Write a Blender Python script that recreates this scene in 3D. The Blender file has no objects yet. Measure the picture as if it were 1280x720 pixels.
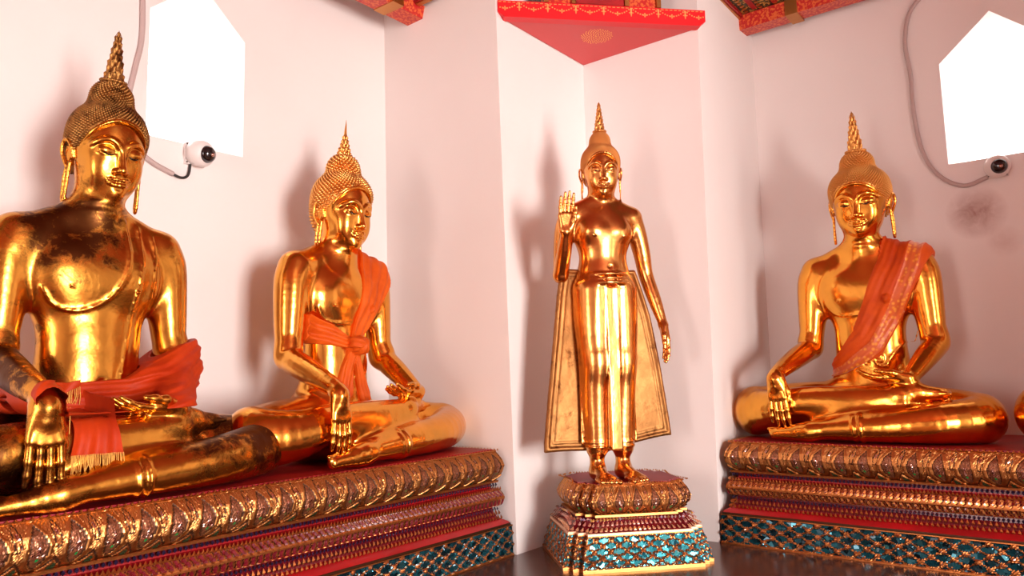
import bpy, math
import numpy as np
from mathutils import Vector, Matrix, Euler
C = bpy.context.scene.collection
F32 = np.float32
rng = np.random.default_rng(7)
R = math.radians

# ---------------------------------------------------------------- object helpers
def mesh_obj(name, V, F, mats, parent=None, mi=None, smooth=True):
    """V (n,3); F list of arrays (m,3)/(m,4) or one array. mi: matching list of material index arrays"""
    if not isinstance(F, (list, tuple)): F = [F]
    F = [np.asarray(f, dtype=np.int32) for f in F if len(f)]
    me = bpy.data.meshes.new(name)
    nl = sum(f.size for f in F); nf = sum(len(f) for f in F)
    me.vertices.add(len(V)); me.vertices.foreach_set('co', np.asarray(V, dtype=F32).ravel())
    me.loops.add(nl); me.polygons.add(nf)
    me.loops.foreach_set('vertex_index', np.concatenate([f.ravel() for f in F]))
    tot = np.concatenate([np.full(len(f), f.shape[1], dtype=np.int32) for f in F])
    st = np.concatenate([[0], np.cumsum(tot)[:-1]]).astype(np.int32)
    me.polygons.foreach_set('loop_start', st)
    me.polygons.foreach_set('use_smooth', np.full(nf, smooth))
    if not isinstance(mats, (list, tuple)): mats = [mats]
    for m in mats: me.materials.append(m)
    if mi is not None:
        me.polygons.foreach_set('material_index', np.concatenate([np.asarray(x) for x in (mi if isinstance(mi, list) else [mi])]).astype(np.int32))
    me.update(calc_edges=True); me.validate()
    o = bpy.data.objects.new(name, me); C.objects.link(o)
    if parent: o.parent = parent
    return o

def tag(o, label, cat, group=None, kind=None):
    o['label'] = label; o['category'] = cat
    if group: o['group'] = group
    if kind: o['kind'] = kind
    return o
def thing(name, label, cat, loc=(0, 0, 0), rotz=0, group=None, scale=1):
    o = bpy.data.objects.new(name, None); C.objects.link(o)
    o.location = loc; o.rotation_euler = (0, 0, rotz); o.scale = (scale,)*3
    o.empty_display_size = .1
    return tag(o, label, cat, group)
def struct(o, label=None):
    o['kind'] = 'structure'
    if label: o['label'] = label
    return o

class MB:
    def __init__(s): s.V = []; s.F3 = []; s.F4 = []; s.M3 = []; s.M4 = []; s.n = 0
    def add(s, V, F, m=0):
        V = np.asarray(V, float); F = np.asarray(F)
        if F.shape[1] == 3: s.F3.append(F+s.n); s.M3.append(np.full(len(F), m))
        else: s.F4.append(F+s.n); s.M4.append(np.full(len(F), m))
        s.V.append(V); s.n += len(V)
    def box(s, a, b, m=0, bev=0):
        x0, y0, z0 = a; x1, y1, z1 = b
        V = [(x0,y0,z0),(x1,y0,z0),(x1,y1,z0),(x0,y1,z0),(x0,y0,z1),(x1,y0,z1),(x1,y1,z1),(x0,y1,z1)]
        s.add(V, [(0,3,2,1),(4,5,6,7),(0,1,5,4),(1,2,6,5),(2,3,7,6),(3,0,4,7)], m)
    def prism(s, pts, z0, z1, m=0):
        """convex polygon extruded in z"""
        n = len(pts); V = [(x, y, z0) for x, y in pts]+[(x, y, z1) for x, y in pts]
        s.add(V, [(i, (i+1) % n, n+(i+1) % n, n+i) for i in range(n)], m)
        s.add(V, [(0, i+1, i) for i in range(1, n-1)], m)
        s.add(V, [(n, n+i, n+i+1) for i in range(1, n-1)], m)
    def lathe(s, prof, n=24, c=(0,0,0), M=None, m=0):
        A = np.linspace(0, 2*math.pi, n, endpoint=False); k = len(prof)
        P = np.array(prof)
        V = np.stack([P[:,0][:,None]*np.cos(A), P[:,0][:,None]*np.sin(A), np.repeat(P[:,1][:,None], n, 1)], -1).reshape(-1,3)
        if M is not None: V = V@np.asarray(M).T
        V = V+np.array(c)
        F = [(i*n+j, i*n+(j+1) % n, (i+1)*n+(j+1) % n, (i+1)*n+j) for i in range(k-1) for j in range(n)]
        s.add(V, F, m)
    def tube(s, pts, r, n=10, m=0):
        P = np.array(pts, float); k = len(P)
        T = np.gradient(P, axis=0); T /= np.linalg.norm(T, axis=1)[:,None]+1e-9
        rr = np.broadcast_to(np.asarray(r, float), (k,))
        u = np.cross(T[0], (0,0,1)) if abs(T[0][2]) < .9 else np.cross(T[0], (1,0,0))
        V = []
        for i in range(k):
            u = u-T[i]*(u@T[i]); u /= np.linalg.norm(u); w = np.cross(T[i], u)
            for j in range(n):
                a = 2*math.pi*j/n; V.append(P[i]+rr[i]*(u*math.cos(a)+w*math.sin(a)))
        F = [(i*n+j, i*n+(j+1) % n, (i+1)*n+(j+1) % n, (i+1)*n+j) for i in range(k-1) for j in range(n)]
        V = np.array(V); s.add(V, F, m)
        s.add(np.array([V[j] for j in range(n)]), [(0, j+1, j) for j in range(1, n-1)], m)
        s.add(np.array([V[(k-1)*n+j] for j in range(n)]), [(0, j, j+1) for j in range(1, n-1)], m)
    def build(s, name, mats, parent=None, smooth=False):
        F = []; M = []
        if s.F3: F.append(np.concatenate(s.F3)); M.append(np.concatenate(s.M3))
        if s.F4: F.append(np.concatenate(s.F4)); M.append(np.concatenate(s.M4))
        return mesh_obj(name, np.concatenate(s.V), F, mats, parent, M, smooth)

# ---------------------------------------------------------------- materials
def newmat(name):
    m = bpy.data.materials.new(name); m.use_nodes = True
    nt = m.node_tree; b = nt.nodes['Principled BSDF']
    return m, nt, b
def N(nt, t, **k):
    n = nt.nodes.new(t)
    for a, v in k.items():
        if a in n.inputs.keys() if hasattr(n.inputs, 'keys') else False: n.inputs[a].default_value = v
        else: setattr(n, a, v)
    return n
def ramp(nt, fac, stops):
    r = nt.nodes.new('ShaderNodeValToRGB'); e = r.color_ramp.elements
    while len(e) < len(stops): e.new(.5)
    for el, (p, c) in zip(e, stops): el.position = p; el.color = (*c, 1) if len(c) == 3 else c
    nt.links.new(fac, r.inputs[0]); return r.outputs[0]
def noise(nt, scale, detail=4, rough=.55, co=None, dist=0):
    if co is None: co = nt.nodes.new('ShaderNodeTexCoord').outputs['Object']
    n = nt.nodes.new('ShaderNodeTexNoise'); n.inputs['Scale'].default_value = scale
    n.inputs['Detail'].default_value = detail; n.inputs['Roughness'].default_value = rough; n.inputs['Distortion'].default_value = dist
    nt.links.new(co, n.inputs['Vector']); return n.outputs['Fac']
def bump(nt, b, h, strength=.2, dist=.01):
    n = nt.nodes.new('ShaderNodeBump'); n.inputs['Strength'].default_value = strength; n.inputs['Distance'].default_value = dist
    nt.links.new(h, n.inputs['Height']); nt.links.new(n.outputs[0], b.inputs['Normal'])
def mix(nt, f, a, b):
    m = nt.nodes.new('ShaderNodeMix'); m.data_type = 'RGBA'
    for sock, v in ((m.inputs[0], f), (m.inputs[6], a), (m.inputs[7], b)):
        if hasattr(v, 'links') or hasattr(v, 'is_output'): nt.links.new(v, sock)
        else: sock.default_value = (*v, 1) if isinstance(v, tuple) else v
    return m.outputs[2]

def simple(name, col, rough=.5, metal=0, var=0, vscale=20, bmp=0, bscale=60, spec=.5, coat=0):
    m, nt, b = newmat(name)
    b.inputs['Roughness'].default_value = rough; b.inputs['Metallic'].default_value = metal
    b.inputs['Specular IOR Level'].default_value = spec
    if coat: b.inputs['Coat Weight'].default_value = coat; b.inputs['Coat Roughness'].default_value = .1
    if var:
        c = ramp(nt, noise(nt, vscale), [(.3, tuple(x*(1-var) for x in col)), (.7, tuple(min(1, x*(1+var*.5)) for x in col))])
        nt.links.new(c, b.inputs['Base Color'])
    else: b.inputs['Base Color'].default_value = (*col, 1)
    if bmp: bump(nt, b, noise(nt, bscale), bmp, .01)
    return m

def gold(name, col, rough=.17, dark=(.10,.035,.01), patina=0., pspots=(), soft=.35):
    """polished lacquered gilding; patina = share of worn dark blotches; pspots = (x,y,z,r,amount) regions where the wear sits"""
    m, nt, b = newmat(name)
    co = nt.nodes.new('ShaderNodeTexCoord').outputs['Object']
    b.inputs['Metallic'].default_value = 1
    n1 = noise(nt, 5, 4, .6, co)
    c = ramp(nt, n1, [(.3, tuple(x*.82 for x in col)), (.65, col)])
    r = nt.nodes.new('ShaderNodeMapRange'); r.inputs[3].default_value = rough*.8; r.inputs[4].default_value = rough*1.45
    nt.links.new(noise(nt, 9, 5, .6, co), r.inputs[0]); rr = r.outputs[0]
    if patina or pspots:
        n2 = noise(nt, 14, 8, .72, co, .4)
        tot = None
        for (x, y, z, rad, am) in pspots:
            vm = nt.nodes.new('ShaderNodeVectorMath'); vm.operation = 'DISTANCE'; nt.links.new(co, vm.inputs[0]); vm.inputs[1].default_value = (x, y, z)
            mr = nt.nodes.new('ShaderNodeMapRange'); mr.inputs[1].default_value = rad; mr.inputs[2].default_value = rad*.3
            mr.inputs[3].default_value = 0; mr.inputs[4].default_value = am; nt.links.new(vm.outputs['Value'], mr.inputs[0])
            if tot is None: tot = mr.outputs[0]
            else:
                a = nt.nodes.new('ShaderNodeMath'); a.operation = 'MAXIMUM'; nt.links.new(tot, a.inputs[0]); nt.links.new(mr.outputs[0], a.inputs[1]); tot = a.outputs[0]
        a = nt.nodes.new('ShaderNodeMath'); a.operation = 'ADD'; a.inputs[1].default_value = patina-.5
        nt.links.new(n2, a.inputs[0])
        if tot is not None:
            a2 = nt.nodes.new('ShaderNodeMath'); a2.operation = 'ADD'; nt.links.new(a.outputs[0], a2.inputs[0]); nt.links.new(tot, a2.inputs[1]); a = a2
        f = ramp(nt, a.outputs[0], [(.08, (0,0,0)), (.24, (1,1,1))])
        c = mix(nt, f, c, dark)
        mr = nt.nodes.new('ShaderNodeMix'); mr.data_type = 'FLOAT'; nt.links.new(f, mr.inputs[0]); nt.links.new(rr, mr.inputs[2]); mr.inputs[3].default_value = .38; rr = mr.outputs[0]
    nt.links.new(c, b.inputs['Base Color']); nt.links.new(rr, b.inputs['Roughness'])
    bump(nt, b, noise(nt, 22, 3, .5, co), soft, .0035)
    return m

GOLD = (1.0, .50, .115)
M = {}
M['gold1'] = gold('aged_gold', (.72,.33,.052), .2, patina=.0, pspots=[(-.12,-.02,1.04,.28,.27), (-.40,-.12,.42,.30,.34), (.55,-.3,.28,.36,.30), (.72,-.1,.16,.25,.30), (-.5,-.3,.1,.4,.22),(.3,-.38,.2,.22,.2)], soft=.5)
M['gold2'] = gold('bright_gold', (.93,.43,.075), .15, soft=.35)
M['gold3'] = gold('copper_gold', (.80,.36,.10), .2, patina=-.06, soft=.4)
M['gold4'] = gold('warm_gold', (.90,.40,.062), .16, soft=.35)
M['hair1'] = gold('dark_gold_curls', (.42,.21,.06), .42, patina=.10, soft=.2)
M['hair2'] = gold('bright_gold_curls', (.85,.43,.12), .28, soft=.2)
M['hair3'] = gold('copper_gold_curls', (.75,.34,.10), .4, soft=.2)
M['hair4'] = gold('warm_gold_curls', (.72,.34,.09), .33, soft=.2)
M['orn'] = gold('ornament_gold', (.60,.26,.08), .32, soft=.3)
M['eye'] = simple('dark_eye', (.006,.004,.004), .1)
M['darkline'] = simple('dark_gold_line', (.06,.02,.006), .4, .6)
M['red'] = simple('red_lacquer', (.36,.003,.006), .42, var=.25, vscale=6, coat=.3)
M['redtop'] = simple('red_painted_top', (.34,.001,.008), .5, var=.3, vscale=5)
M['darkred'] = simple('dark_red_inlay', (.16,.006,.012), .25, var=.4, vscale=60)
M['darkgreen'] = simple('dark_green_inlay', (.03,.05,.02), .2, .2)
M['gem'] = simple('mirror_glass_bits', (.60,.38,.32), .1, 1)
M['petalinlay'] = simple('rosy_mosaic_inlay', (.28,.10,.045), .3, .6, var=.6, vscale=120)
M['plainwhite'] = simple('white_window_reveal', (.93,.92,.91), .7)
M['robe'] = gold('brushed_gold_robe', (.40,.185,.06), .48, patina=.05, soft=1.0)
M['greengem'] = simple('green_glass_bits', (.02,.45,.10), .08, .5)
M['violet'] = simple('dark_violet_glass', (.035,.02,.06), .12, .4, var=.5, vscale=80)
M['mosgold'] = simple('mosaic_gold', (.46,.15,.040), .34, .85, var=.3, vscale=70)
M['white'] = simple('white_plastic', (.80,.76,.74), .35)
M['blackglass'] = simple('black_dome_plastic', (.01,.008,.009), .06, coat=.5)
M['cable_white'] = simple('pale_conduit', (.50,.39,.37), .5)
M['cable_black'] = simple('black_cable', (.015,.012,.012), .5)
M['screw'] = simple('screw_metal', (.12,.08,.07), .4, .8)
M['fringe'] = simple('yellow_fringe_thread', (.80,.42,.08), .8, var=.3, vscale=90)

def cloth_mat(name, col, col2, stripe=None):
    m, nt, b = newmat(name)
    co = nt.nodes.new('ShaderNodeTexCoord').outputs['Object']
    c = ramp(nt, noise(nt, 4, 5, .6, co), [(.3, col), (.7, col2)])
    nt.links.new(c, b.inputs['Base Color']); b.inputs['Roughness'].default_value = .55
    b.inputs['Sheen Weight'].default_value = .0; b.inputs['Specular IOR Level'].default_value = .2; b.inputs['Sheen Tint'].default_value = (1,.5,.15,1); b.inputs['Sheen Roughness'].default_value = .35
    bump(nt, b, noise(nt, 160, 2, .5, co), .25, .002)
    return m
M['cloth1'] = cloth_mat('red_orange_cloth', (.36,.020,.003), (.60,.055,.005))
M['cloth2'] = cloth_mat('orange_gauze', (.50,.060,.004), (.78,.14,.010))
M['cloth4'] = cloth_mat('orange_silk', (.42,.035,.003), (.70,.10,.006))
def brocade_mat():
    m, nt, b = newmat('gold_brocade')
    co = nt.nodes.new('ShaderNodeTexCoord').outputs['Object']
    v = nt.nodes.new('ShaderNodeTexVoronoi'); v.inputs['Scale'].default_value = 42; nt.links.new(co, v.inputs['Vector'])
    c = ramp(nt, v.outputs['Distance'], [(.20, (.80,.30,.02)), (.5, (.62,.10,.008))])
    nt.links.new(c, b.inputs['Base Color']); b.inputs['Roughness'].default_value = .42; b.inputs['Sheen Weight'].default_value = .4
    bump(nt, b, v.outputs['Distance'], .4, .003)
    return m
M['brocade'] = brocade_mat()

def teal_mat(name, cols):
    m, nt, b = newmat(name)
    co = nt.nodes.new('ShaderNodeTexCoord').outputs['Object']
    v = nt.nodes.new('ShaderNodeTexVoronoi'); v.inputs['Scale'].default_value = 38; nt.links.new(co, v.inputs['Vector'])
    sep = nt.nodes.new('ShaderNodeSeparateColor'); nt.links.new(v.outputs['Color'], sep.inputs[0])
    c = ramp(nt, sep.outputs[0], [(.15, cols[0]), (.5, cols[1]), (.85, cols[2])])
    nt.links.new(c, b.inputs['Base Color']); b.inputs['Roughness'].default_value = .12; b.inputs['Metallic'].default_value = .55
    # tilt each little mirror a different way
    vm = nt.nodes.new('ShaderNodeVectorMath'); vm.operation = 'MULTIPLY_ADD'
    nt.links.new(v.outputs['Color'], vm.inputs[0]); vm.inputs[1].default_value = (.5,.5,.5); g = nt.nodes.new('ShaderNodeNewGeometry')
    nt.links.new(g.outputs['Normal'], vm.inputs[2])
    v2 = nt.nodes.new('ShaderNodeVectorMath'); v2.operation = 'SUBTRACT'; nt.links.new(vm.outputs[0], v2.inputs[0]); v2.inputs[1].default_value = (.25,.25,.25)
    v3 = nt.nodes.new('ShaderNodeVectorMath'); v3.operation = 'NORMALIZE'; nt.links.new(v2.outputs[0], v3.inputs[0]); nt.links.new(v3.outputs[0], b.inputs['Normal'])
    return m
M['teal'] = teal_mat('lit_teal_mirror_mosaic', ((.01,.10,.14), (.02,.33,.42), (.10,.60,.68)))  # pedestal copy, brighter: the stronger light there is put into the colour
M['tealshade'] = teal_mat('shaded_teal_mosaic', ((.003,.018,.026), (.006,.055,.078), (.014,.12,.155)))  # same mosaic darkened for the long plinths, their dim light put into the colour
M['sparkle'] = teal_mat('mixed_mirror_mosaic', ((.35,.10,.08), (.75,.45,.12), (.55,.42,.62)))

def wall_mat(name, stain=None):
    m, nt, b = newmat(name)
    co = nt.nodes.new('ShaderNodeTexCoord').outputs['Object']
    c = ramp(nt, noise(nt, .9, 3, .5, co), [(.3, (.82,.765,.742)), (.7, (.86,.81,.79))])
    if stain:
        for (x, y, z, rad, am, col) in stain:
            vm = nt.nodes.new('ShaderNodeVectorMath'); vm.operation = 'DISTANCE'; nt.links.new(co, vm.inputs[0]); vm.inputs[1].default_value = (x, y, z)
            mr = nt.nodes.new('ShaderNodeMapRange'); mr.inputs[1].default_value = rad; mr.inputs[2].default_value = 0; mr.inputs[3].default_value = 0; mr.inputs[4].default_value = am
            nt.links.new(vm.outputs['Value'], mr.inputs[0])
            mu = nt.nodes.new('ShaderNodeMath'); mu.operation = 'MULTIPLY'; nt.links.new(mr.outputs[0], mu.inputs[0])
            nt.links.new(ramp(nt, noise(nt, 11, 6, .65, co, .5), [(.3, (.45,.45,.45)), (.6, (1,1,1))]), mu.inputs[1])
            c = mix(nt, mu.outputs[0], c, col)
    nt.links.new(c, b.inputs['Base Color']); b.inputs['Roughness'].default_value = .75; b.inputs['Specular IOR Level'].default_value = .2
    bump(nt, b, noise(nt, 7, 5, .6, co), .12, .01)
    return m
M['wall'] = wall_mat('pink_white_plaster')
M['wallR'] = wall_mat('stained_plaster', [(5.24,.49,1.91,.17,1.0,(.30,.13,.10)), (5.24,.36,1.72,.10,.35,(.42,.2,.15))])
def stone_mat(name, c1, c2, rough=.2, scale=3):
    m, nt, b = newmat(name)
    co = nt.nodes.new('ShaderNodeTexCoord').outputs['Object']
    c = ramp(nt, noise(nt, scale, 8, .65, co, 1.2), [(.35, c1), (.7, c2)])
    nt.links.new(c, b.inputs['Base Color']); b.inputs['Roughness'].default_value = rough
    return m
M['stone'] = stone_mat('brown_polished_stone', (.08,.032,.020), (.15,.065,.042))
M['floor'] = stone_mat('red_brown_floor_tiles', (.26,.10,.07), (.36,.15,.10), .3, 1.5)
M['green'] = simple('dark_green_paint', (.008,.035,.018), .4)

def lace_mat(name, base, motif, scale, thr=.30):
    """painted red wood with a stencilled gilt pattern"""
    m, nt, b = newmat(name)
    co = nt.nodes.new('ShaderNodeTexCoord').outputs['Object']
    v = nt.nodes.new('ShaderNodeTexVoronoi'); v.inputs['Scale'].default_value = scale; v.feature = 'SMOOTH_F1'; nt.links.new(co, v.inputs['Vector'])
    w = noise(nt, scale*1.6, 2, .5, co, 1.5)
    a = nt.nodes.new('ShaderNodeMath'); a.operation = 'MULTIPLY'; nt.links.new(v.outputs['Distance'], a.inputs[0]); nt.links.new(w, a.inputs[1])
    f = ramp(nt, a.outputs[0], [(thr*.5, (1,1,1)), (thr*.62, (0,0,0))])
    nt.links.new(mix(nt, f, base, motif), b.inputs['Base Color']); b.inputs['Roughness'].default_value = .4
    return m
M['beamred'] = lace_mat('gilt_stencilled_red', (.50,.008,.010), (.70,.13,.03), 62, .36)
M['beamgreen'] = lace_mat('gilt_stencilled_green', (.010,.03,.016), (.55,.30,.05), 45, .30)

# ---------------------------------------------------------------- implicit modelling
def v3(a): return np.array(a, float)
def caps(a, b, r1, r2=None, k=None, sub=False):
    if r2 is None: r2 = r1
    a = v3(a); b = v3(b); ba = b-a; L2 = float(ba@ba)+1e-12; m = max(r1, r2)
    def f(X, Y, Z):
        px, py, pz = X-a[0], Y-a[1], Z-a[2]
        h = np.clip((px*ba[0]+py*ba[1]+pz*ba[2])/L2, 0, 1)
        return np.sqrt((px-h*ba[0])**2+(py-h*ba[1])**2+(pz-h*ba[2])**2)-(r1+(r2-r1)*h)
    return (f, np.minimum(a, b)-m, np.maximum(a, b)+m, k, sub)
def ell(c, r, k=None, sub=False, rot=None):
    c = v3(c); r = v3(r); Rm = np.array(Euler([R(x) for x in rot]).to_matrix()) if rot is not None else None
    ext = np.full(3, r.max()) if rot is not None else r
    def f(X, Y, Z):
        px, py, pz = X-c[0], Y-c[1], Z-c[2]
        if Rm is not None:
            px, py, pz = (px*Rm[0,0]+py*Rm[1,0]+pz*Rm[2,0], px*Rm[0,1]+py*Rm[1,1]+pz*Rm[2,1], px*Rm[0,2]+py*Rm[1,2]+pz*Rm[2,2])
        k0 = np.sqrt((px/r[0])**2+(py/r[1])**2+(pz/r[2])**2)
        k1 = np.sqrt((px/r[0]**2)**2+(py/r[1]**2)**2+(pz/r[2]**2)**2)+1e-9
        return k0*(k0-1)/k1
    return (f, c-ext, c+ext, k, sub)
def torus(c, ax, Rr, r, k=None):
    c = v3(c); ax = v3(ax); ax /= np.linalg.norm(ax)
    def f(X, Y, Z):
        px, py, pz = X-c[0], Y-c[1], Z-c[2]
        h = px*ax[0]+py*ax[1]+pz*ax[2]
        q = np.sqrt(np.maximum((px*px+py*py+pz*pz)-h*h, 0))-Rr
        return np.sqrt(q*q+h*h)-r
    e = Rr+r
    return (f, c-e, c+e, k, False)
def chain(pts, r, k=None, sub=False):
    n = len(pts); rr = np.broadcast_to(np.asarray(r, float), (n,))
    return [caps(pts[i], pts[i+1], float(rr[i]), float(rr[i+1]), k, sub) for i in range(n-1)]
def curve(pts, n=14):
    """Catmull-Rom through pts"""
    P = np.array([2*v3(pts[0])-v3(pts[1])]+[v3(p) for p in pts]+[2*v3(pts[-1])-v3(pts[-2])])
    out = []
    m = len(pts)-1; per = max(2, n//m)
    for i in range(m):
        p0, p1, p2, p3 = P[i:i+4]
        for j in range(per):
            t = j/per
            out.append(.5*((2*p1)+(-p0+p2)*t+(2*p0-5*p1+4*p2-p3)*t*t+(-p0+3*p1-3*p2+p3)*t**3))
    out.append(v3(pts[-1])); return np.array(out)
def limb(pts, rad, n=12, k=.0008):
    q = curve(pts, n); t = np.linspace(0, 1, len(q)); r = curve([(a, 0, 0) for a in rad], n)[:,0]
    r = np.interp(t, np.linspace(0, 1, len(r)), r); return chain(q, r, k)
class G:
    """group of shapes blended with each other (k), then blended into the model (ko)"""
    def __init__(s, prims, k=.02, ko=.01):
        s.p = [q for x in prims for q in (x if isinstance(x, list) else [x])]; s.k = k; s.ko = ko
        s.lo = np.min([q[1] for q in s.p if not q[4]], 0); s.hi = np.max([q[2] for q in s.p if not q[4]], 0)
        s.xf = None
    def transform(s, Rm, t, sc=1.):
        sc = np.broadcast_to(np.asarray(sc, float), (3,)); s.xf = (np.array(Rm, float), v3(t), sc)
        cs = np.array([[x, y, z] for x in (s.lo[0], s.hi[0]) for y in (s.lo[1], s.hi[1]) for z in (s.lo[2], s.hi[2])])
        w = (cs*sc)@np.array(Rm).T+t; s.lo2 = w.min(0); s.hi2 = w.max(0); return s
    def bounds(s): return (s.lo2, s.hi2) if s.xf else (s.lo, s.hi)
    def ev(s, X, Y, Z):
        if s.xf:
            Rm, t, sc = s.xf
            x, y, z = X-t[0], Y-t[1], Z-t[2]
            X, Y, Z = [(x*Rm[0,i]+y*Rm[1,i]+z*Rm[2,i])/sc[i] for i in range(3)]
        d = None
        for f, lo, hi, k, sub in s.p:
            k = s.k if k is None else k
            e = f(X, Y, Z)
            if d is None: d = e; continue
            if sub:
                e = -e; h = np.maximum(k-np.abs(d-e), 0)/max(k, 1e-6); d = np.maximum(d, e)+h*h*k*.25
            else:
                h = np.maximum(k-np.abs(d-e), 0)/max(k, 1e-6); d = np.minimum(d, e)-h*h*k*.25
        return d*float(s.xf[2].min()) if s.xf else d
def model_at(groups, P):
    X, Y, Z = P[...,0], P[...,1], P[...,2]; d = None
    for g in groups:
        e = g.ev(X, Y, Z)
        if d is None: d = e; continue
        h = np.maximum(g.ko-np.abs(d-e), 0)/max(g.ko, 1e-6); d = np.minimum(d, e)-h*h*g.ko*.25
    return d
def grid(groups, lo, hi, h):
    lo = v3(lo); n = np.maximum(np.ceil((v3(hi)-lo)/h).astype(int)+1, 4)
    ax = [(lo[i]+h*np.arange(n[i])).astype(F32) for i in range(3)]
    D = np.full(n, .3, F32)
    for g in groups:
        a, b = g.bounds(); m = g.ko+g.k+3*h
        i0 = np.clip(np.floor((a-m-lo)/h).astype(int), 0, n); i1 = np.clip(np.ceil((b+m-lo)/h).astype(int)+1, 0, n)
        if np.any(i1 <= i0): continue
        sl = tuple(slice(p, q) for p, q in zip(i0, i1))
        e = g.ev(ax[0][sl[0]][:,None,None], ax[1][sl[1]][None,:,None], ax[2][sl[2]][None,None,:]).astype(F32)
        d = D[sl]; t = np.maximum(g.ko-np.abs(d-e), 0)/max(g.ko, 1e-6); D[sl] = np.minimum(d, e)-t*t*g.ko*.25
    return D, lo, ax
def nets(D, lo, h, smooth=4):
    s = D < 0; n = np.array(D.shape)
    c = np.zeros(n-1, np.uint8)
    for i in (0,1):
        for j in (0,1):
            for k in (0,1): c += s[i:n[0]-1+i, j:n[1]-1+j, k:n[2]-1+k]
    act = (c > 0) & (c < 8); idx = np.argwhere(act); m = len(idx)
    if m == 0: return np.zeros((0,3)), np.zeros((0,4), int)
    num = np.full(act.shape, -1, np.int32); num[act] = np.arange(m)
    acc = np.zeros((m, 3)); cnt = np.zeros(m)
    cor = [(i,j,k) for i in (0,1) for j in (0,1) for k in (0,1)]
    val = {q: D[idx[:,0]+q[0], idx[:,1]+q[1], idx[:,2]+q[2]].astype(float) for q in cor}
    for q in cor:
        for a in range(3):
            if q[a] == 0:
                w = list(q); w[a] = 1; w = tuple(w)
                v0, v1 = val[q], val[w]; x = (v0 < 0) != (v1 < 0)
                t = np.where(x, v0/np.where(x, v0-v1, 1), 0)
                p = np.tile(np.array(q, float), (m,1)); p[:,a] = t
                acc += p*x[:,None]; cnt += x
    V = idx+acc/cnt[:,None]
    F = []
    for a in range(3):
        b, cc = (a+1) % 3, (a+2) % 3
        sl0 = [slice(None)]*3; sl1 = [slice(None)]*3; sl0[a] = slice(0, -1); sl1[a] = slice(1, None)
        s0 = s[tuple(sl0)]; s1 = s[tuple(sl1)]; e = np.argwhere(s0 != s1)
        e = e[(e[:,b] > 0) & (e[:,cc] > 0) & (e[:,b] < n[b]-1) & (e[:,cc] < n[cc]-1)]
        if not len(e): continue
        def cell(db, dc):
            q = e.copy(); q[:,b] -= db; q[:,cc] -= dc; return num[q[:,0], q[:,1], q[:,2]]
        q = np.stack([cell(1,1), cell(0,1), cell(0,0), cell(1,0)], 1)
        fl = s1[e[:,0], e[:,1], e[:,2]]
        q[fl] = q[fl][:, ::-1]; F.append(q)
    F = np.concatenate(F)
    V0 = V
    if smooth:
        E = np.concatenate([F[:,[0,1]], F[:,[1,2]], F[:,[2,3]], F[:,[3,0]]]); E = np.concatenate([E, E[:, ::-1]])
        deg = np.bincount(E[:,0], minlength=m)+1e-9
        for it in range(smooth):
            for lam in (.55, -.57):
                avg = np.stack([np.bincount(E[:,0], V[E[:,1], i], minlength=m)/deg for i in range(3)], 1)
                V = V+lam*(avg-V)
    return lo+V*h, F
def cut(V, F, boxes, keep_inside):
    c = V[F].mean(1); ins = np.zeros(len(F), bool)
    for a, b in boxes: ins |= np.all((c > a) & (c < b), 1)
    F = F[ins] if keep_inside else F[~ins]
    u, inv = np.unique(F, return_inverse=True)
    return V[u], inv.reshape(F.shape)
def body_mesh(groups, lo, hi, h, fine):
    """fine = [(lo,hi,h)] boxes extracted at a finer pitch; all merged into one mesh"""
    D, l, _ = grid(groups, lo, hi, h); V, F = nets(D, l, h, 5)
    V, F = cut(V, F, [(v3(a)+h, v3(b)-h) for a, b, _ in fine], False)
    Vs, Fs, n = [V], [F], len(V)
    for a, b, hh in fine:
        a, b = v3(a), v3(b)
        D, l, _ = grid(groups, a-3*hh, b+3*hh, hh); W, Q = nets(D, l, hh, 4)
        W, Q = cut(W, Q, [(a-hh*.2, b+hh*.2)], True)
        if len(Q): Vs.append(W); Fs.append(Q+n); n += len(W)
    return np.concatenate(Vs), np.concatenate(Fs)
def front_y(groups, x, z, y0=-.7, y1=.3):
    """where a ray from the front meets the model"""
    ys = np.full(np.shape(x), y0, float); x = np.asarray(x, float); z = np.asarray(z, float)
    for _ in range(60):
        d = model_at(groups, np.stack([x, ys, z], -1)); ys = np.minimum(ys+np.maximum(d*.8, 0), y1)
    return ys

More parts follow.
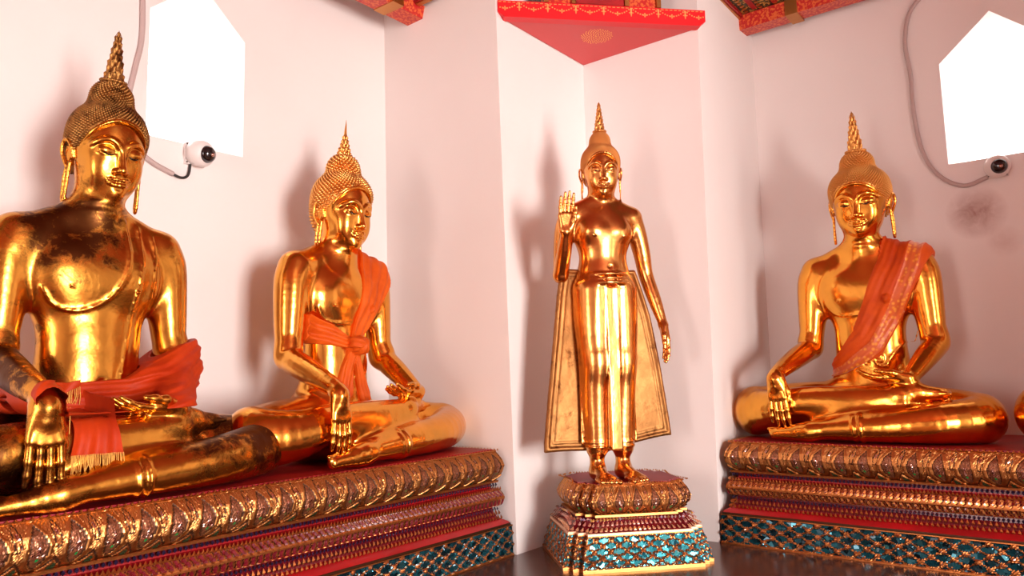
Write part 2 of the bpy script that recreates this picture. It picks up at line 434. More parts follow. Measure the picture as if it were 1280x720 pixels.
# ---------------------------------------------------------------- anatomy pieces
def head_groups(T, face=None):
    """T: function applying transform to group"""
    f = dict(smile=.0, wide=1.); f.update(face or {})
    P = [ell((0,.010,.055), (.160,.176,.172)),
         ell((0,-.030,-.030), (.142*f['wide'],.138,.170), .05),
         ell((0,-.050,-.120), (.098*f['wide'],.100,.085), .06),
         ell((0,-.128,-.170), (.036,.030,.028), .04)]
    for s in (-1, 1):
        P += [ell((s*.070,-.098,-.065), (.050,.050,.070), .04)]
    for s in (-1, 1):  # eye sockets carved, then lids, brows
        P += [ell((s*.064,-.182,.020), (.040,.018,.022), .030, True)]
        P += [ell((s*.063,-.139,.006), (.044,.030,.026), .012)]
        P += chain([(s*.026,-.166,-.002),(s*.045,-.1715,-.011),(s*.066,-.168,-.011),(s*.088,-.156,-.003),(s*.106,-.140,.006)], [.001,.0028,.003,.0026,.001], .002, True)
        P += chain(curve([(s*.012,-.170,.014),(s*.030,-.173,.040),(s*.062,-.166,.054),(s*.095,-.146,.046),(s*.126,-.110,.022)], 12), .0045, .018)
    P += [caps((0,-.160,.045), (0,-.190,-.066), .0105, .0175, .018), ell((0,-.194,-.074), (.0205,.019,.0155), .012)]
    for s in (-1, 1):
        P += [ell((s*.0245,-.176,-.080), (.0135,.017,.0115), .010)]
        P += chain([(s*.002,-.178,-.1145),(s*.018,-.178,-.1115),(s*.038,-.165,-.1145),(s*.058,-.146,-.106+f['smile'])], [.0070,.0080,.0070,.003], .007)
        P += chain([(0,-.177,-.1365),(s*.020,-.175,-.1355),(s*.040,-.160,-.1275),(s*.056,-.147,-.111+f['smile'])], [.0110,.0105,.008,.003], .008)
        P += chain([(0,-.1875,-.1245),(s*.028,-.181,-.1225),(s*.056,-.154,-.1105+f['smile'])], [.0024,.0026,.0018], .002, True)
    P += [ell((0,-.172,-.150), (.022,.008,.006), .012, True)]
    head = G(P, .05, .03)
    out = [T(head)]
    for s in (-1.06, 1.06):
        E = chain(curve([(s*.150,-.012,-.035),(s*.160,-.010,.005),(s*.169,.012,.034),(s*.178,.038,.030),(s*.180,.047,-.010),(s*.170,.036,-.050),(s*.161,.020,-.078)], 18), .0080, .004)
        E += chain(curve([(s*.160,.022,-.070),(s*.164,.030,-.120),(s*.164,.031,-.170),(s*.164,.031,-.210),(s*.163,.019,-.230),(s*.162,.008,-.210),(s*.161,.006,-.170),(s*.159,.004,-.120),(s*.157,-.002,-.060)], 16), .0078, .004)
        E += chain(curve([(s*.154,.0,-.030),(s*.160,.008,.0),(s*.164,.024,.005),(s*.164,.030,-.020),(s*.158,.018,-.045)], 12), .005, .004)
        E += [ell((s*.156,.018,-.010), (.009,.028,.045), .006), caps((s*.130,.012,.01), (s*.152,.016,-.02), .02, .016, .01)]
        out.append(T(G(E, .004, .006)))
    return out
def hair_prims(peak=1.):
    return [ell((0,.014,.088), (.176,.190,.150)), ell((0,.050,.0), (.166,.150,.150), .05), ell((0,.022,.252), (.094,.098,.082*peak), .045)]
HL = [0.]
def hair_mask(X, Y, Z): return .135+HL[0]-(.80+HL[0]*2)*(Y+.15)-1.9*X*X-Z   # <0 on the hair side
def hair_mesh(Rm, t, sc, pitch=.0125, bumpr=.0062, h=.005, spike=1.):
    g = G(hair_prims(), .04, 0)
    D, lo, ax = grid([g], (-.21,-.21,-.2), (.21,.24,.37), h)
    X, Y, Z = ax[0][:,None,None], ax[1][None,:,None], ax[2][None,None,:]
    D = np.maximum(D, hair_mask(X, Y, Z).astype(F32)*.8)
    D = np.maximum(D, -.035-D*0-0*Z) if False else D
    V, F = nets(D, lo, h, 3)
    # curls
    c = v3((0,.02,.13)); nn = int(1.35*4*math.pi*.18**2/pitch**2)
    i = np.arange(nn)+.5; ph = np.arccos(1-2*i/nn); th = math.pi*(1+5**.5)*i
    d = np.stack([np.cos(th)*np.sin(ph), np.sin(th)*np.sin(ph), np.cos(ph)], 1)
    r = np.full(nn, .32)
    for _ in range(40):
        P = c+d*r[:,None]; r = r-model_at([g], P)*.8
    P = c+d*r[:,None]; P = P[hair_mask(P[:,0], P[:,1], P[:,2]) < -.004]
    e = .002; nr = np.stack([model_at([g], P+v)-model_at([g], P-v) for v in np.eye(3)*e], 1); nr /= np.linalg.norm(nr, axis=1)[:,None]
    a = np.cross(nr, (0.1,.2,1.)); a /= np.linalg.norm(a, axis=1)[:,None]; b = np.cross(nr, a)
    k = 6; A = np.arange(k)*2*math.pi/k
    ring = lambda rr, hh, off: P[:,None]+rr*(a[:,None]*np.cos(A+off)[None,:,None]+b[:,None]*np.sin(A+off)[None,:,None])+nr[:,None]*hh
    r0 = ring(bumpr, -.001, 0); r1 = ring(bumpr*.75, bumpr*.62*spike, 0); tp = (P+nr*bumpr*1.1*spike)[:,None]
    W = np.concatenate([r0, r1, tp], 1); m = len(P); base = (np.arange(m)*(2*k+1))[:,None]
    q = np.concatenate([np.stack([base[:,0]+j, base[:,0]+(j+1) % k, base[:,0]+k+(j+1) % k, base[:,0]+k+j], 1) for j in range(k)])
    tr = np.concatenate([np.stack([base[:,0]+k+j, base[:,0]+k+(j+1) % k, base[:,0]+2*k], 1) for j in range(k)])
    VV = np.concatenate([V, W.reshape(-1,3)]); VV = (VV*sc)@np.array(Rm).T+t
    return VV, [np.concatenate([F, q+len(V)]), tr+len(V)]
def finial_groups(kind):
    if kind == 'flame':
        P = [caps((0,.022,.335), (0,.022,.50), .038, .018), caps((0,.022,.50), (0,.022,.60), .016, .002)]
        Q = []
        for lv in range(7):
            z = .345+lv*.032; r = .036-lv*.0042; n = 6
            for j in range(n):
                t = 2*math.pi*(j+.5*(lv % 2))/n-math.pi/2
                p = (r*math.cos(t), .022+r*math.sin(t), z); q = ((r+.004)*math.cos(t+.12), .022+(r+.004)*math.sin(t+.12), z+.026); w = (r*.62*math.cos(t+.35), .022+r*.62*math.sin(t+.35), z+.052)
                Q += chain([p, q, w], [.008-lv*.0006, .0055-lv*.0004, .0015], .004)
        Q += chain([(.010*math.cos(a)*(.3+a/9), -.020, .372+.012*math.sin(a)*(.3+a/9)) for a in np.linspace(0, 9, 16)], .0032, .002)
        Q += [ell((.052*math.cos(a), .022+.052*math.sin(a), .333), (.010,.010,.010), .004) for a in np.linspace(0, 2*math.pi, 18, endpoint=False)]
        Q += [torus((0,.022,.326), (0,0,1), .046, .008, .004)]
        return [G(P, .01, .01), G(Q, .004, .004)]
    P = [torus((0,.022,.328), (0,0,1), .018, .013), ell((0,.022,.348), (.036,.036,.024)), ell((0,.022,.378), (.031,.031,.021)), caps((0,.022,.39), (0,.022,.46), .024, .013), caps((0,.022,.46), (0,.022,.60), .012, .0015)]
    Q = []
    for lv, (z, r, n) in enumerate([(.342,.036,9), (.370,.032,8), (.402,.023,7), (.43,.017,6), (.46,.012,5)]):
        for j in range(n):
            t = 2*math.pi*(j+.5*(lv % 2))/n-math.pi/2
            Q += chain([(r*math.cos(t), .022+r*math.sin(t), z), ((r+.003)*math.cos(t), .022+(r+.003)*math.sin(t), z+.014), (r*.7*math.cos(t), .022+r*.7*math.sin(t), z+.030)], [.007,.005,.001], .003)
    return [G(P, .006, .01), G(Q, .003, .003)]
def mat_xf(ex, ey, ez, hx=0):
    return np.array(Euler((R(ex), R(ey), R(ez))).to_matrix())

def hand_prims(w, d, n, side, sc=1.3, curl=(10,12,10), spread=3, thumb=(35, 20), lens=(1,1.08,1.02,.86)):
    """w wrist; d direction of fingers; n = direction the back of the hand faces; side = unit dir towards the thumb"""
    w = v3(w); d = v3(d)/np.linalg.norm(d); n = v3(n)-d*(v3(n)@d); n /= np.linalg.norm(n); t = v3(side)-d*(v3(side)@d)-n*(v3(side)@n); t /= np.linalg.norm(t)
    s = sc; out = []
    L = .088*s
    for i, o in enumerate((.030, .010, -.010, -.030)):
        out.append(caps(w+d*.008*s+t*o*.62*s, w+d*L*(1 if i else .97)*(.93 if i == 3 else 1)+t*o*s, .0165*s, .0125*s, .014*s))
    fing = []
    for i, o in enumerate((.030, .010, -.010, -.030)):
        p = w+d*(L*(.93 if i == 3 else .98))+t*o*s
        a = 0.; r = [.0098*s, .0092*s, .0084*s, .0066*s]; pts = [p-d*.012*s]; rad = [.0105*s]
        pts.append(p); rad.append(r[0]); sp = R(spread)*(1.5-i)
        for j, (ln, cu) in enumerate(zip((.046,.032,.026), curl)):
            a += R(cu); dd = (d*math.cos(sp)+t*math.sin(sp))*math.cos(a)-n*math.sin(a)
            p = p+dd*ln*s*lens[i]; pts.append(p); rad.append(r[j+1])
        fing.append(chain(pts, rad, .006*s))
    a1, a2 = R(thumb[0]), R(thumb[1])
    p0 = w+d*.020*s+t*.022*s-n*.006*s
    d1 = d*math.cos(a1)+t*math.sin(a1)*.9-n*.25; d1 /= np.linalg.norm(d1); p1 = p0+d1*.046*s
    d2 = d*math.cos(a2)+t*math.sin(a2)*.8-n*.15; d2 /= np.linalg.norm(d2); p2 = p1+d2*.034*s; p3 = p2+d2*.026*s+d*.003*s
    th = chain([p0, p1, p2, p3], [.0175*s, .0118*s, .0100*s, .0075*s], .012*s)
    return out, fing, th

# ---------------------------------------------------------------- seated figure
def torso_groups():
    P = [ell((0,.10,.20), (.30,.20,.20)), ell((0,.07,.40), (.205,.145,.17), .08), ell((0,.055,.56), (.192,.130,.17), .08),
         ell((0,.066,.80), (.240,.138,.21), .10), ell((0,.065,.95), (.27,.120,.11), .08)]
    for s in (-1, 1):
        P += [ell((s*.110,.012,.860), (.125,.072,.100), .10), caps((s*.04,.06,1.13), (s*.26,.065,1.01), .062, .078, .08)]
        P += [ell((s*.130,-.092,.800), (.008,.010,.008), .006)]
    P += [caps((0,.05,1.03), (0,.02,1.30), .094, .086, .07)]
    P += [ell((0,-.083,.435), (.012,.012,.010), .012, True)]
    P += [torus((0,.03,1.155), (0,.10,1), .083, .006, .02), torus((0,.035,1.115), (0,.1,1), .088, .005, .02)]
    return [G(P, .08, .05)]
def arm_groups(fore_r=True):
    o = []
    for s in (-1, 1):
        o.append(G([limb([(s*.285,.064,1.005), (s*.306,.060,.93), (s*.318,.055,.76), (s*.335,.045,.54)], [.084,.090,.083,.064], 16)], .004, .045))
    return o
def seated(name, label, gold_m, hair_m, loc, rotz, sc, head=(8,0,0), finial='flame', hair=dict(), pose=None, face=None, group=None, torso_y=0, ridge=True, extra=None):
    p = dict(rw=(-.420,-.400,.365), re=(-.345,.02,.53), kr=0, kl=0, hh=(.95,.95,.96), chin=1.168, rdir=(.06,-.08,-1), hs=1.38, lw=(.245,-.250,.345), le=(.345,.02,.53)); p.update(pose or {}); hx = p.get('hx', 0)
    root = thing(name, label, 'statue', loc, rotz, group, sc)
    tg = torso_groups(); ag = arm_groups()
    kr, kl = p['kr'], p['kl']
    legs = [G([limb([(-.15,.06,.17), (-.45-kr*.5,-.03,.172), (-.665-kr,-.140,.158), (-.50-kr,-.245,.172), (-.30,-.275,.215), (.20,-.28,.245)], [.165,.152,.140,.112,.092,.062], 26),
               ell((-.690-kr,-.120,.158), (.105,.120,.145), .03)], .02, .05),
            G([limb([(.15,.06,.15), (.42+kl*.5,-.03,.145), (.575+kl,-.140,.130), (.40+kl*.6,-.300,.115), (.15,-.370,.095), (-.24,-.40,.066)], [.152,.140,.122,.104,.082,.046], 26),
               ell((.590+kl,-.115,.130), (.100,.110,.122), .03)], .02, .03),
            # crossed ankles: lower foot lying on its side, upper foot sole up on the thigh
            G([caps((-.22,-.40,.065), (-.30,-.40,.060), .046, .044), caps((-.26,-.40,.055), (-.44,-.40,.042), .048, .030, .03)]
              +[caps((-.43,-.40+.0*i,.052-.012*i+.02), (-.475+.006*i,-.405,.050-.012*i+.02), .011, .009, .008) for i in range(5)], .03, .03),
            G([caps((.18,-.28,.26), (.28,-.245,.270), .056, .046), caps((.26,-.25,.270), (.40,-.21,.258), .048, .034, .03)]
              +[caps((.39,-.245+.017*i,.266), (.432-.006*i,-.248+.018*i,.262), .012, .010, .008) for i in range(5)], .03, .02),
            G([ell((0,-.12,.13), (.42,.26,.13))], .02, .06)]
    # hem cuffs of the robe at the ankles, soft folds across the lap
    ax = v3((-.47,-.04,-.035)); ax /= np.linalg.norm(ax)
    legs.append(G([torus(v3((.02,-.382,.086)), ax, .073, .008), torus(v3((-.015,-.384,.083)), ax, .070, .006)], .004, .006))
    fa = []
    rw, re, lw, le = v3(p['rw']), v3(p['re']), v3(p['lw']), v3(p['le'])
    mr = re*.6+rw*.4+v3((-.005,0,.005))
    fa.append(G([limb([re+v3((.002,.012,.04)), re, mr, rw+v3((0,.008,.012)), rw+v3((0,-.008,-.045))], [.064,.066,.061,.041,.034], 20)], .004, .035))
    pal, fin, th = hand_prims(rw, p['rdir'], (-.05,-1,.12), (1,.0,0), p['hs'], curl=p.get('rcurl', (6,8,8)), spread=2.2, thumb=(24,8), lens=(1.08,1.16,1.12,1.0))
    fa.append(G(pal, .02, .03)); fa += [G(f, .005, .004) for f in fin]; fa.append(G(th, .01, .012))
    ml = le*.6+lw*.4
    fa.append(G([limb([le+v3((0,.018,.04)), le, ml, lw], [.064,.066,.060,.040], 16)], .004, .035))
    ldir = v3((-1,-.12,-.02))
    pal, fin, th = hand_prims(lw, ldir, (0,-.25,-1), (0,-1,.1), p['hs']*.95, curl=(8,14,12), spread=1.5, thumb=(30,4))
    fa.append(G(pal, .02, .03)); fa += [G(f, .005, .004) for f in fin]; fa.append(G(th, .01, .012))
    Rm = mat_xf(*head); hh = v3(p['hh']); t = v3((hx, .018, p['chin']+.20*hh[2])); T = lambda g: g.transform(Rm, t, hh)
    hg = head_groups(T, face)
    rd = []
    if ridge:
        def pc(pts, r): 
            q = curve([(x, 0, z) for x, z in pts], 26); y = front_y(tg+ag[1:], q[:,0], q[:,2]); q[:,1] = y-.001; return G(chain(q, r), .003, .006)
        if ridge == 'sash':
            rd.append(pc([(.085,1.10),(.095,1.0),(.075,.87),(.01,.765),(-.09,.715),(-.17,.735),(-.215,.80)], .0065))
            rd.append(pc([(.150,1.085),(.150,.95),(.120,.75),(.085,.52),(.070,.42)], .0055))
            rd.append(pc([(.205,1.055),(.215,.95),(.195,.75),(.165,.55),(.145,.42)], .0055))
            rd.append(pc([(.070,.47),(.108,.455),(.148,.47)], .004)); rd.append(pc([(.068,.44),(.09,.41),(.108,.435),(.125,.41),(.147,.44)], .005))
            rd.append(pc([(.072,.425),(.082,.395),(.10,.405)], .004)); rd.append(pc([(.145,.425),(.135,.395),(.115,.405)], .004))
            rd.append(pc([(.205,1.03),(.235,.86),(.205,.70),(.150,.50)], .0045))
        else:
            rd.append(pc([(.08,.735),(-.02,.718),(-.12,.718),(-.18,.745),(-.215,.80)], .005))
            rd.append(pc([(.050,.50),(.085,.47),(.075,.44),(.045,.46),(.06,.42),(.10,.415)], .004))
            rd.append(pc([(.215,.62),(.19,.55),(.13,.47),(.10,.415)], .0045))
    gs = tg+ag+legs+fa+hg+rd
    hb = [(g.bounds()) for g in gs[len(tg)+len(ag)+len(legs):len(tg)+len(ag)+len(legs)+len(fa)]]
    def hbox(w, gl):
        lo = np.min([g.bounds()[0] for g in gl], 0)-.012; hi = np.max([g.bounds()[1] for g in gl], 0)+.012; return lo, hi
    k = len(fa)//2
    rb = hbox(rw, fa[1:k]); lb = hbox(lw, fa[k+1:])
    hbx = (v3((hx-.21,-.23,p['chin']-.03)), v3((hx+.21,.24,1.60)))
    V, F = body_mesh(gs, (-.90,-.58,-.02), (.86,.36,1.62), .0075, [(rb[0], rb[1], .0038), (lb[0], lb[1], .0038), (hbx[0], hbx[1], .0030)])
    V[:,2] = np.maximum(V[:,2], 0.0)
    b = mesh_obj('body', V, F, gold_m, root)
    finish_head(root, gold_m, hair_m, Rm, t, hh, finial, hair)
    return root, dict(t=tg, a=ag, l=legs, f=fa, all=gs, Rm=Rm, ht=t)
def finish_head(root, gold_m, hair_m, Rm, t, sc, finial, hair):
    hair = dict(hair); fs = hair.pop('fs', 1.); HL[0] = hair.pop('hl', 0.); sc = v3(np.broadcast_to(sc, (3,)))
    V, F = hair_mesh(Rm, t, sc, **hair); mesh_obj('hair', V, F, hair_m, root)
    D, l, ax = grid([G(hair_prims(), .04, 0)], (-.20,-.20,-.12), (.20,.10,.20), .004)
    X, Y, Z = ax[0][:,None,None], ax[1][None,:,None], ax[2][None,None,:]; mk = hair_mask(X, Y, Z)*.75
    S = np.maximum(np.maximum(D-.0015, -(D+.016)), np.maximum(np.abs(mk-.0055)-.0075, Y-.045)).astype(F32)
    V, F = nets(S, l, .004, 3); mesh_obj('hairline_band', (V*sc)@Rm.T+t, F, gold_m, root)
    t0 = t
    # hairline rim
    t1 = t+Rm@v3((0,0,.33*sc[2]*(1-fs))); fg = [g.transform(Rm, t1, sc*v3((1.05,1.05,fs))) for g in finial_groups(finial)]
    lo = np.min([g.bounds()[0] for g in fg], 0)-.02; hi = np.max([g.bounds()[1] for g in fg], 0)+.02
    D, l, _ = grid(fg, lo, hi, .003); V, F = nets(D, l, .003, 1)
    mesh_obj('flame_finial' if finial == 'flame' else 'lotus_finial', V, F, hair_m, root)
    for s in (-1, 1):
        m = MB(); q = curve([(s*.030,-.1655,-.004),(s*.048,-.1685,-.0115),(s*.068,-.1655,-.0115),(s*.090,-.1535,-.0025)], 9)
        rr = np.interp(np.linspace(0,1,len(q)), [0,.5,1], [.0012,.0046,.0012])
        q = (q*sc)@Rm.T+t; m.tube(q, rr*float(np.mean(sc)), 8); m.build('eye', M['eye'], root, True)

# implicit cloth: shell hugging the body inside a masked region
def wrap(name, base, mask, thick, lo, hi, mat, parent, h=.006, inner=.012, smooth=4, mats=None, mfun=None):
    D, l, ax = grid(base, lo, hi, h)
    X, Y, Z = np.meshgrid(*ax, indexing='ij', sparse=True)
    T = thick(X, Y, Z); m = mask(X, Y, Z)
    S = np.maximum(np.maximum(D-T, -(D+inner)), m).astype(F32)
    V, F = nets(S, l, h, smooth)
    mi = None
    if mfun is not None:
        c = V[F].mean(1); mi = [mfun(c).astype(int)]
    o = mesh_obj(name, V, F, mats or mat, parent, mi)
    return o
def band_dist(X, Z, pts):
    """signed across-distance s and along-coordinate to a front-view polyline (x,z)"""
    best = None; P = np.array(pts, float); acc = 0
    for a, b in zip(P[:-1], P[1:]):
        d = b-a; L = np.linalg.norm(d); d = d/L; px = X-a[0]; pz = Z-a[1]
        t = np.clip(px*d[0]+pz*d[1], 0, L); qx = px-t*d[0]; qz = pz-t*d[1]; r = np.sqrt(qx*qx+qz*qz)
        s = np.sign(d[0]*pz-d[1]*px)*r; al = acc+t
        if best is None: best = (r, s, al)
        else:
            c = r < best[0]; best = tuple(np.where(c, n, o) for n, o in zip((r, s, al), best))
        acc += L
    return best[1], best[2]

# ---------------------------------------------------------------- moulded bases
def offset_dirs(pts, closed):
    P = [v3(p) for p in pts]; n = len(P); out = []
    def nr(a, b): d = b-a; d /= np.linalg.norm(d); return np.array([d[1], -d[0]])
    for i in range(n):
        ns = []
        if closed or i > 0: ns.append(nr(P[i-1], P[i]))
        if closed or i < n-1: ns.append(nr(P[i], P[(i+1) % n]))
        if len(ns) == 1: out.append(ns[0])
        else: out.append((ns[0]+ns[1])/(1+ns[0]@ns[1]))
    return P, out
class Path:
    def __init__(s, pts, closed=False):
        s.P, s.m = offset_dirs(pts, closed); s.closed = closed; n = len(s.P)
        s.seg = [(i, (i+1) % n) for i in range(n if closed else n-1)]
        s.L = [np.linalg.norm(s.P[b]-s.P[a]) for a, b in s.seg]
    def samples(s, step):
        """per segment arrays (base xy, offset dir, arc length centred in its segment)"""
        out = []
        for (a, b), L in zip(s.seg, s.L):
            k = max(1, int(round(L/step))); t = np.linspace(0, 1, k+1)[:,None]
            out.append((s.P[a]*(1-t)+s.P[b]*t, s.m[a]*(1-t)+s.m[b]*t, t[:,0]*L-L/2, L))
        return out
def strip(path, prof, step, dv, hf=None, mb=None):
    """sweep profile [(z,o)] along path with a relief function hf(s,v,L)->(height, material)"""
    mb = mb or MB(); pr = np.array(prof); seglen = np.r_[0, np.cumsum(np.hypot(*np.diff(pr, axis=0).T))]
    nv = max(len(prof)-1, int(seglen[-1]/dv)) if hf else None
    q = np.linspace(0, seglen[-1], nv+1) if hf else seglen
    z = np.interp(q, seglen, pr[:,0]); o = np.interp(q, seglen, pr[:,1]); v = q/seglen[-1]
    for B, D, sL, L in path.samples(step if hf else 1e9):
        S, Vv = np.meshgrid(sL, v, indexing='ij')
        h, m = hf(S, Vv, L) if hf else (np.zeros_like(S), np.zeros(S.shape, int))
        O = o[None]+h
        X = B[:,0][:,None]+D[:,0][:,None]*O; Y = B[:,1][:,None]+D[:,1][:,None]*O; Z = np.broadcast_to(z, X.shape)
        a, b = X.shape; I = np.arange(a*b).reshape(a, b)
        F = np.stack([I[:-1,:-1], I[1:,:-1], I[1:,1:], I[:-1,1:]], -1).reshape(-1,4); mm = m[:-1,:-1].reshape(-1)
        mb.F4.append(F+mb.n); mb.M4.append(mm); mb.V.append(np.stack([X,Y,Z], -1).reshape(-1,3)); mb.n += a*b
    return mb
def studs(path, z, o, pitch, w, hgt, out, mb=None, m=0, shape='diamond', slope=0.):
    mb = mb or MB()
    for B, D, sL, L in path.samples(pitch):
        c = (B[:-1]+B[1:])/2; d = (D[:-1]+D[1:])/2; d = d/np.linalg.norm(d, axis=1)[:,None]; n = len(c)
        t = np.stack([-d[:,1], d[:,0]], 1)
        def pt(a, zz, oo): return np.concatenate([c+t*a+d*(o+oo), np.full((n,1), z+zz)], 1)
        if shape == 'diamond': vs = [pt(-w/2,0,0), pt(0,-hgt/2,slope), pt(w/2,0,0), pt(0,hgt/2,-slope), pt(0,0,out)]; f = [(0,4,1),(1,4,2),(2,4,3),(3,4,0)]
        elif shape == 'petal': vs = [pt(-w/2,-hgt*.25,slope*.25), pt(-w*.3,-hgt/2,slope*.5), pt(w*.3,-hgt/2,slope*.5), pt(w/2,-hgt*.25,slope*.25), pt(w*.25,hgt*.15,-slope*.15), pt(0,hgt/2,-slope*.5), pt(-w*.25,hgt*.15,-slope*.15), pt(0,-hgt*.12,out)]; f = [(i,7,(i+1) % 7) for i in range(7)]
        else: vs = [pt(-w/2,0,0), pt(w/2,0,0), pt(w/2,0,-w*.6), pt(-w/2,0,-w*.6), pt(0,hgt,-w*.2)]; f = [(0,1,4),(1,2,4),(2,3,4),(3,0,4)]
        k = len(vs); V = np.stack(vs, 1).reshape(-1,3); base = (np.arange(n)*k)[:,None,None]
        F = (base+np.array(f)[None]).reshape(-1,3)[:, ::-1]
        mb.F3.append(F+mb.n); mb.M3.append(np.full(len(F), m)); mb.V.append(V); mb.n += len(V)
    return mb
def slab(path, o, z0, z1, close=None, m=0, mb=None):
    mb = mb or MB(); pts = [p+d*o for p, d in zip(path.P, path.m)]+([v3(c) for c in close] if close else [])
    n = len(pts); c = np.mean(pts, 0)
    V = [(x, y, z) for z in (z0, z1) for x, y in pts]+[(*c, z0), (*c, z1)]
    mb.add(V, [(i, (i+1) % n, n+(i+1) % n, n+i) for i in range(n)], m)
    mb.add(V, [(2*n, (i+1) % n, i) for i in range(n)]+[(2*n+1, n+i, n+(i+1) % n) for i in range(n)], m)
    return mb
def lotus_hf(p, amp=1.):
    def hf(S, v, L):
        k = max(1, round(L/p)); pp = L/k; u = np.abs(((S/pp+(.5 if k % 2 else 0)) % 1)-.5) if k % 2 else np.abs((S/pp % 1)-.5)
        hw = .31*np.clip(1-np.clip((v-.42)/.52, 0, 1)**1.7, 0, 1)*np.sqrt(np.clip(1-np.clip((.42-v)/.36, 0, 1)**2, 0, 1))
        e = u-hw
        nz = np.sin(S*640+3*np.sin(v*17))*np.sin(v*50+2*np.sin(S*90)); h = .0030*np.exp(-(e/.06)**2)+.0016*nz*(np.abs(e) > .06); m = np.zeros(S.shape, int)
        m = np.where((np.abs(e+.085) < .022), 1, m); h = np.where((np.abs(e+.085) < .022), .0, h)
        inn = e < -.107
        blob = ((u/.085)**2+((v-.40)/.20)**2)
        h = np.where(inn, .0005+.0030*np.exp(-blob*.8)+.001*nz, h); m = np.where(inn, np.where(blob < 1, np.where(blob < .35, 2, 5), 5), m)
        g = (np.abs(u-.13) < .035) & (np.abs(v-.33) < .04); m = np.where(inn & g, 2, m)
        g2 = (u < .035) & (np.abs(v-.24) < .035); m = np.where(inn & g2, 3, m)
        o = .5-u; sm = (np.abs(o-.10*np.clip(1-((v-.66)/.28)**2, 0, 1)) < .018) & (v > .4) & (v < .93); m = np.where(sm & (e > .05), 1, m)
        m = np.where((o < .035) & (np.abs(v-.70) < .05) & (e > .05), 2, m)
        lf = v-.02-.22*(1-np.abs(o-.0)/.30); base = (v < .26) & (o < .30)
        m = np.where(base & (np.abs(lf) < .030), 1, m); h = np.where(base & (lf < -.03), .006, h); m = np.where(base & (lf < -.10) & (o < .10), 4, m)
        h = np.where(v > .955, .006, h); m = np.where(v > .955, 0, m)
        return h*amp, m
    return hf
def mosaic_hf(px, pz, H, sr=.44, fr=.0165):
    def hf(S, v, L):
        k = max(2, round(L/px)); pp = L/k; a = S/pp+.5*k; b = v*H/pz
        c1 = np.abs(((a+b) % 1)-.5); c2 = np.abs(((a-b) % 1)-.5)   # lattice lines at .5
        l1 = .5-c1; l2 = .5-c2
        lat = np.minimum(l1, l2) < .040
        fx = ((a+.0) % 1)-.5; # flowers at the crossings of the lattice
        n1 = np.round(a+b); n2 = np.round(a-b); ca = (n1+n2)/2; cb = (n1-n2)/2
        dx = (a-ca)*pp; dz = (b-cb)*pz; r = np.hypot(dx, dz); th = np.arctan2(dz, dx)
        R0 = fr*(.68+.32*np.cos(6*th)); fl = r < R0
        m1 = np.floor(a+b)+.5; m2 = np.floor(a-b)+.5; da = (a-(m1+m2)/2)*pp; db = (b-(m1-m2)/2)*pz
        rs = np.hypot(da, db); ts = np.arctan2(db, da); an, bn = da/pp, db/pz; rn = np.hypot(an, bn); tn = np.arctan2(bn, an); star = rn < sr*(.42+.58*np.abs(np.cos(2*tn))**.8)
        h = np.where(star, .003, .0); gr = np.sin(a*2*math.pi*5)*np.sin(b*2*math.pi*4) > .35; m = np.where(star, 1, np.where(gr, 0, 2)); h = np.where(gr & ~star, .004, h)
        h = np.where(lat, .006, h); m = np.where(lat, 0, m)
        h = np.where(fl, .006+.006*np.clip(1-r/(R0+1e-6), 0, 1), h); m = np.where(fl, 0, m)
        m = np.where(r < .16*R0*1.3, 3, m)
        e = (v < .05) | (v > .95); h = np.where(e, .006, h); m = np.where(e, 0, m)
        return h, m
    return hf
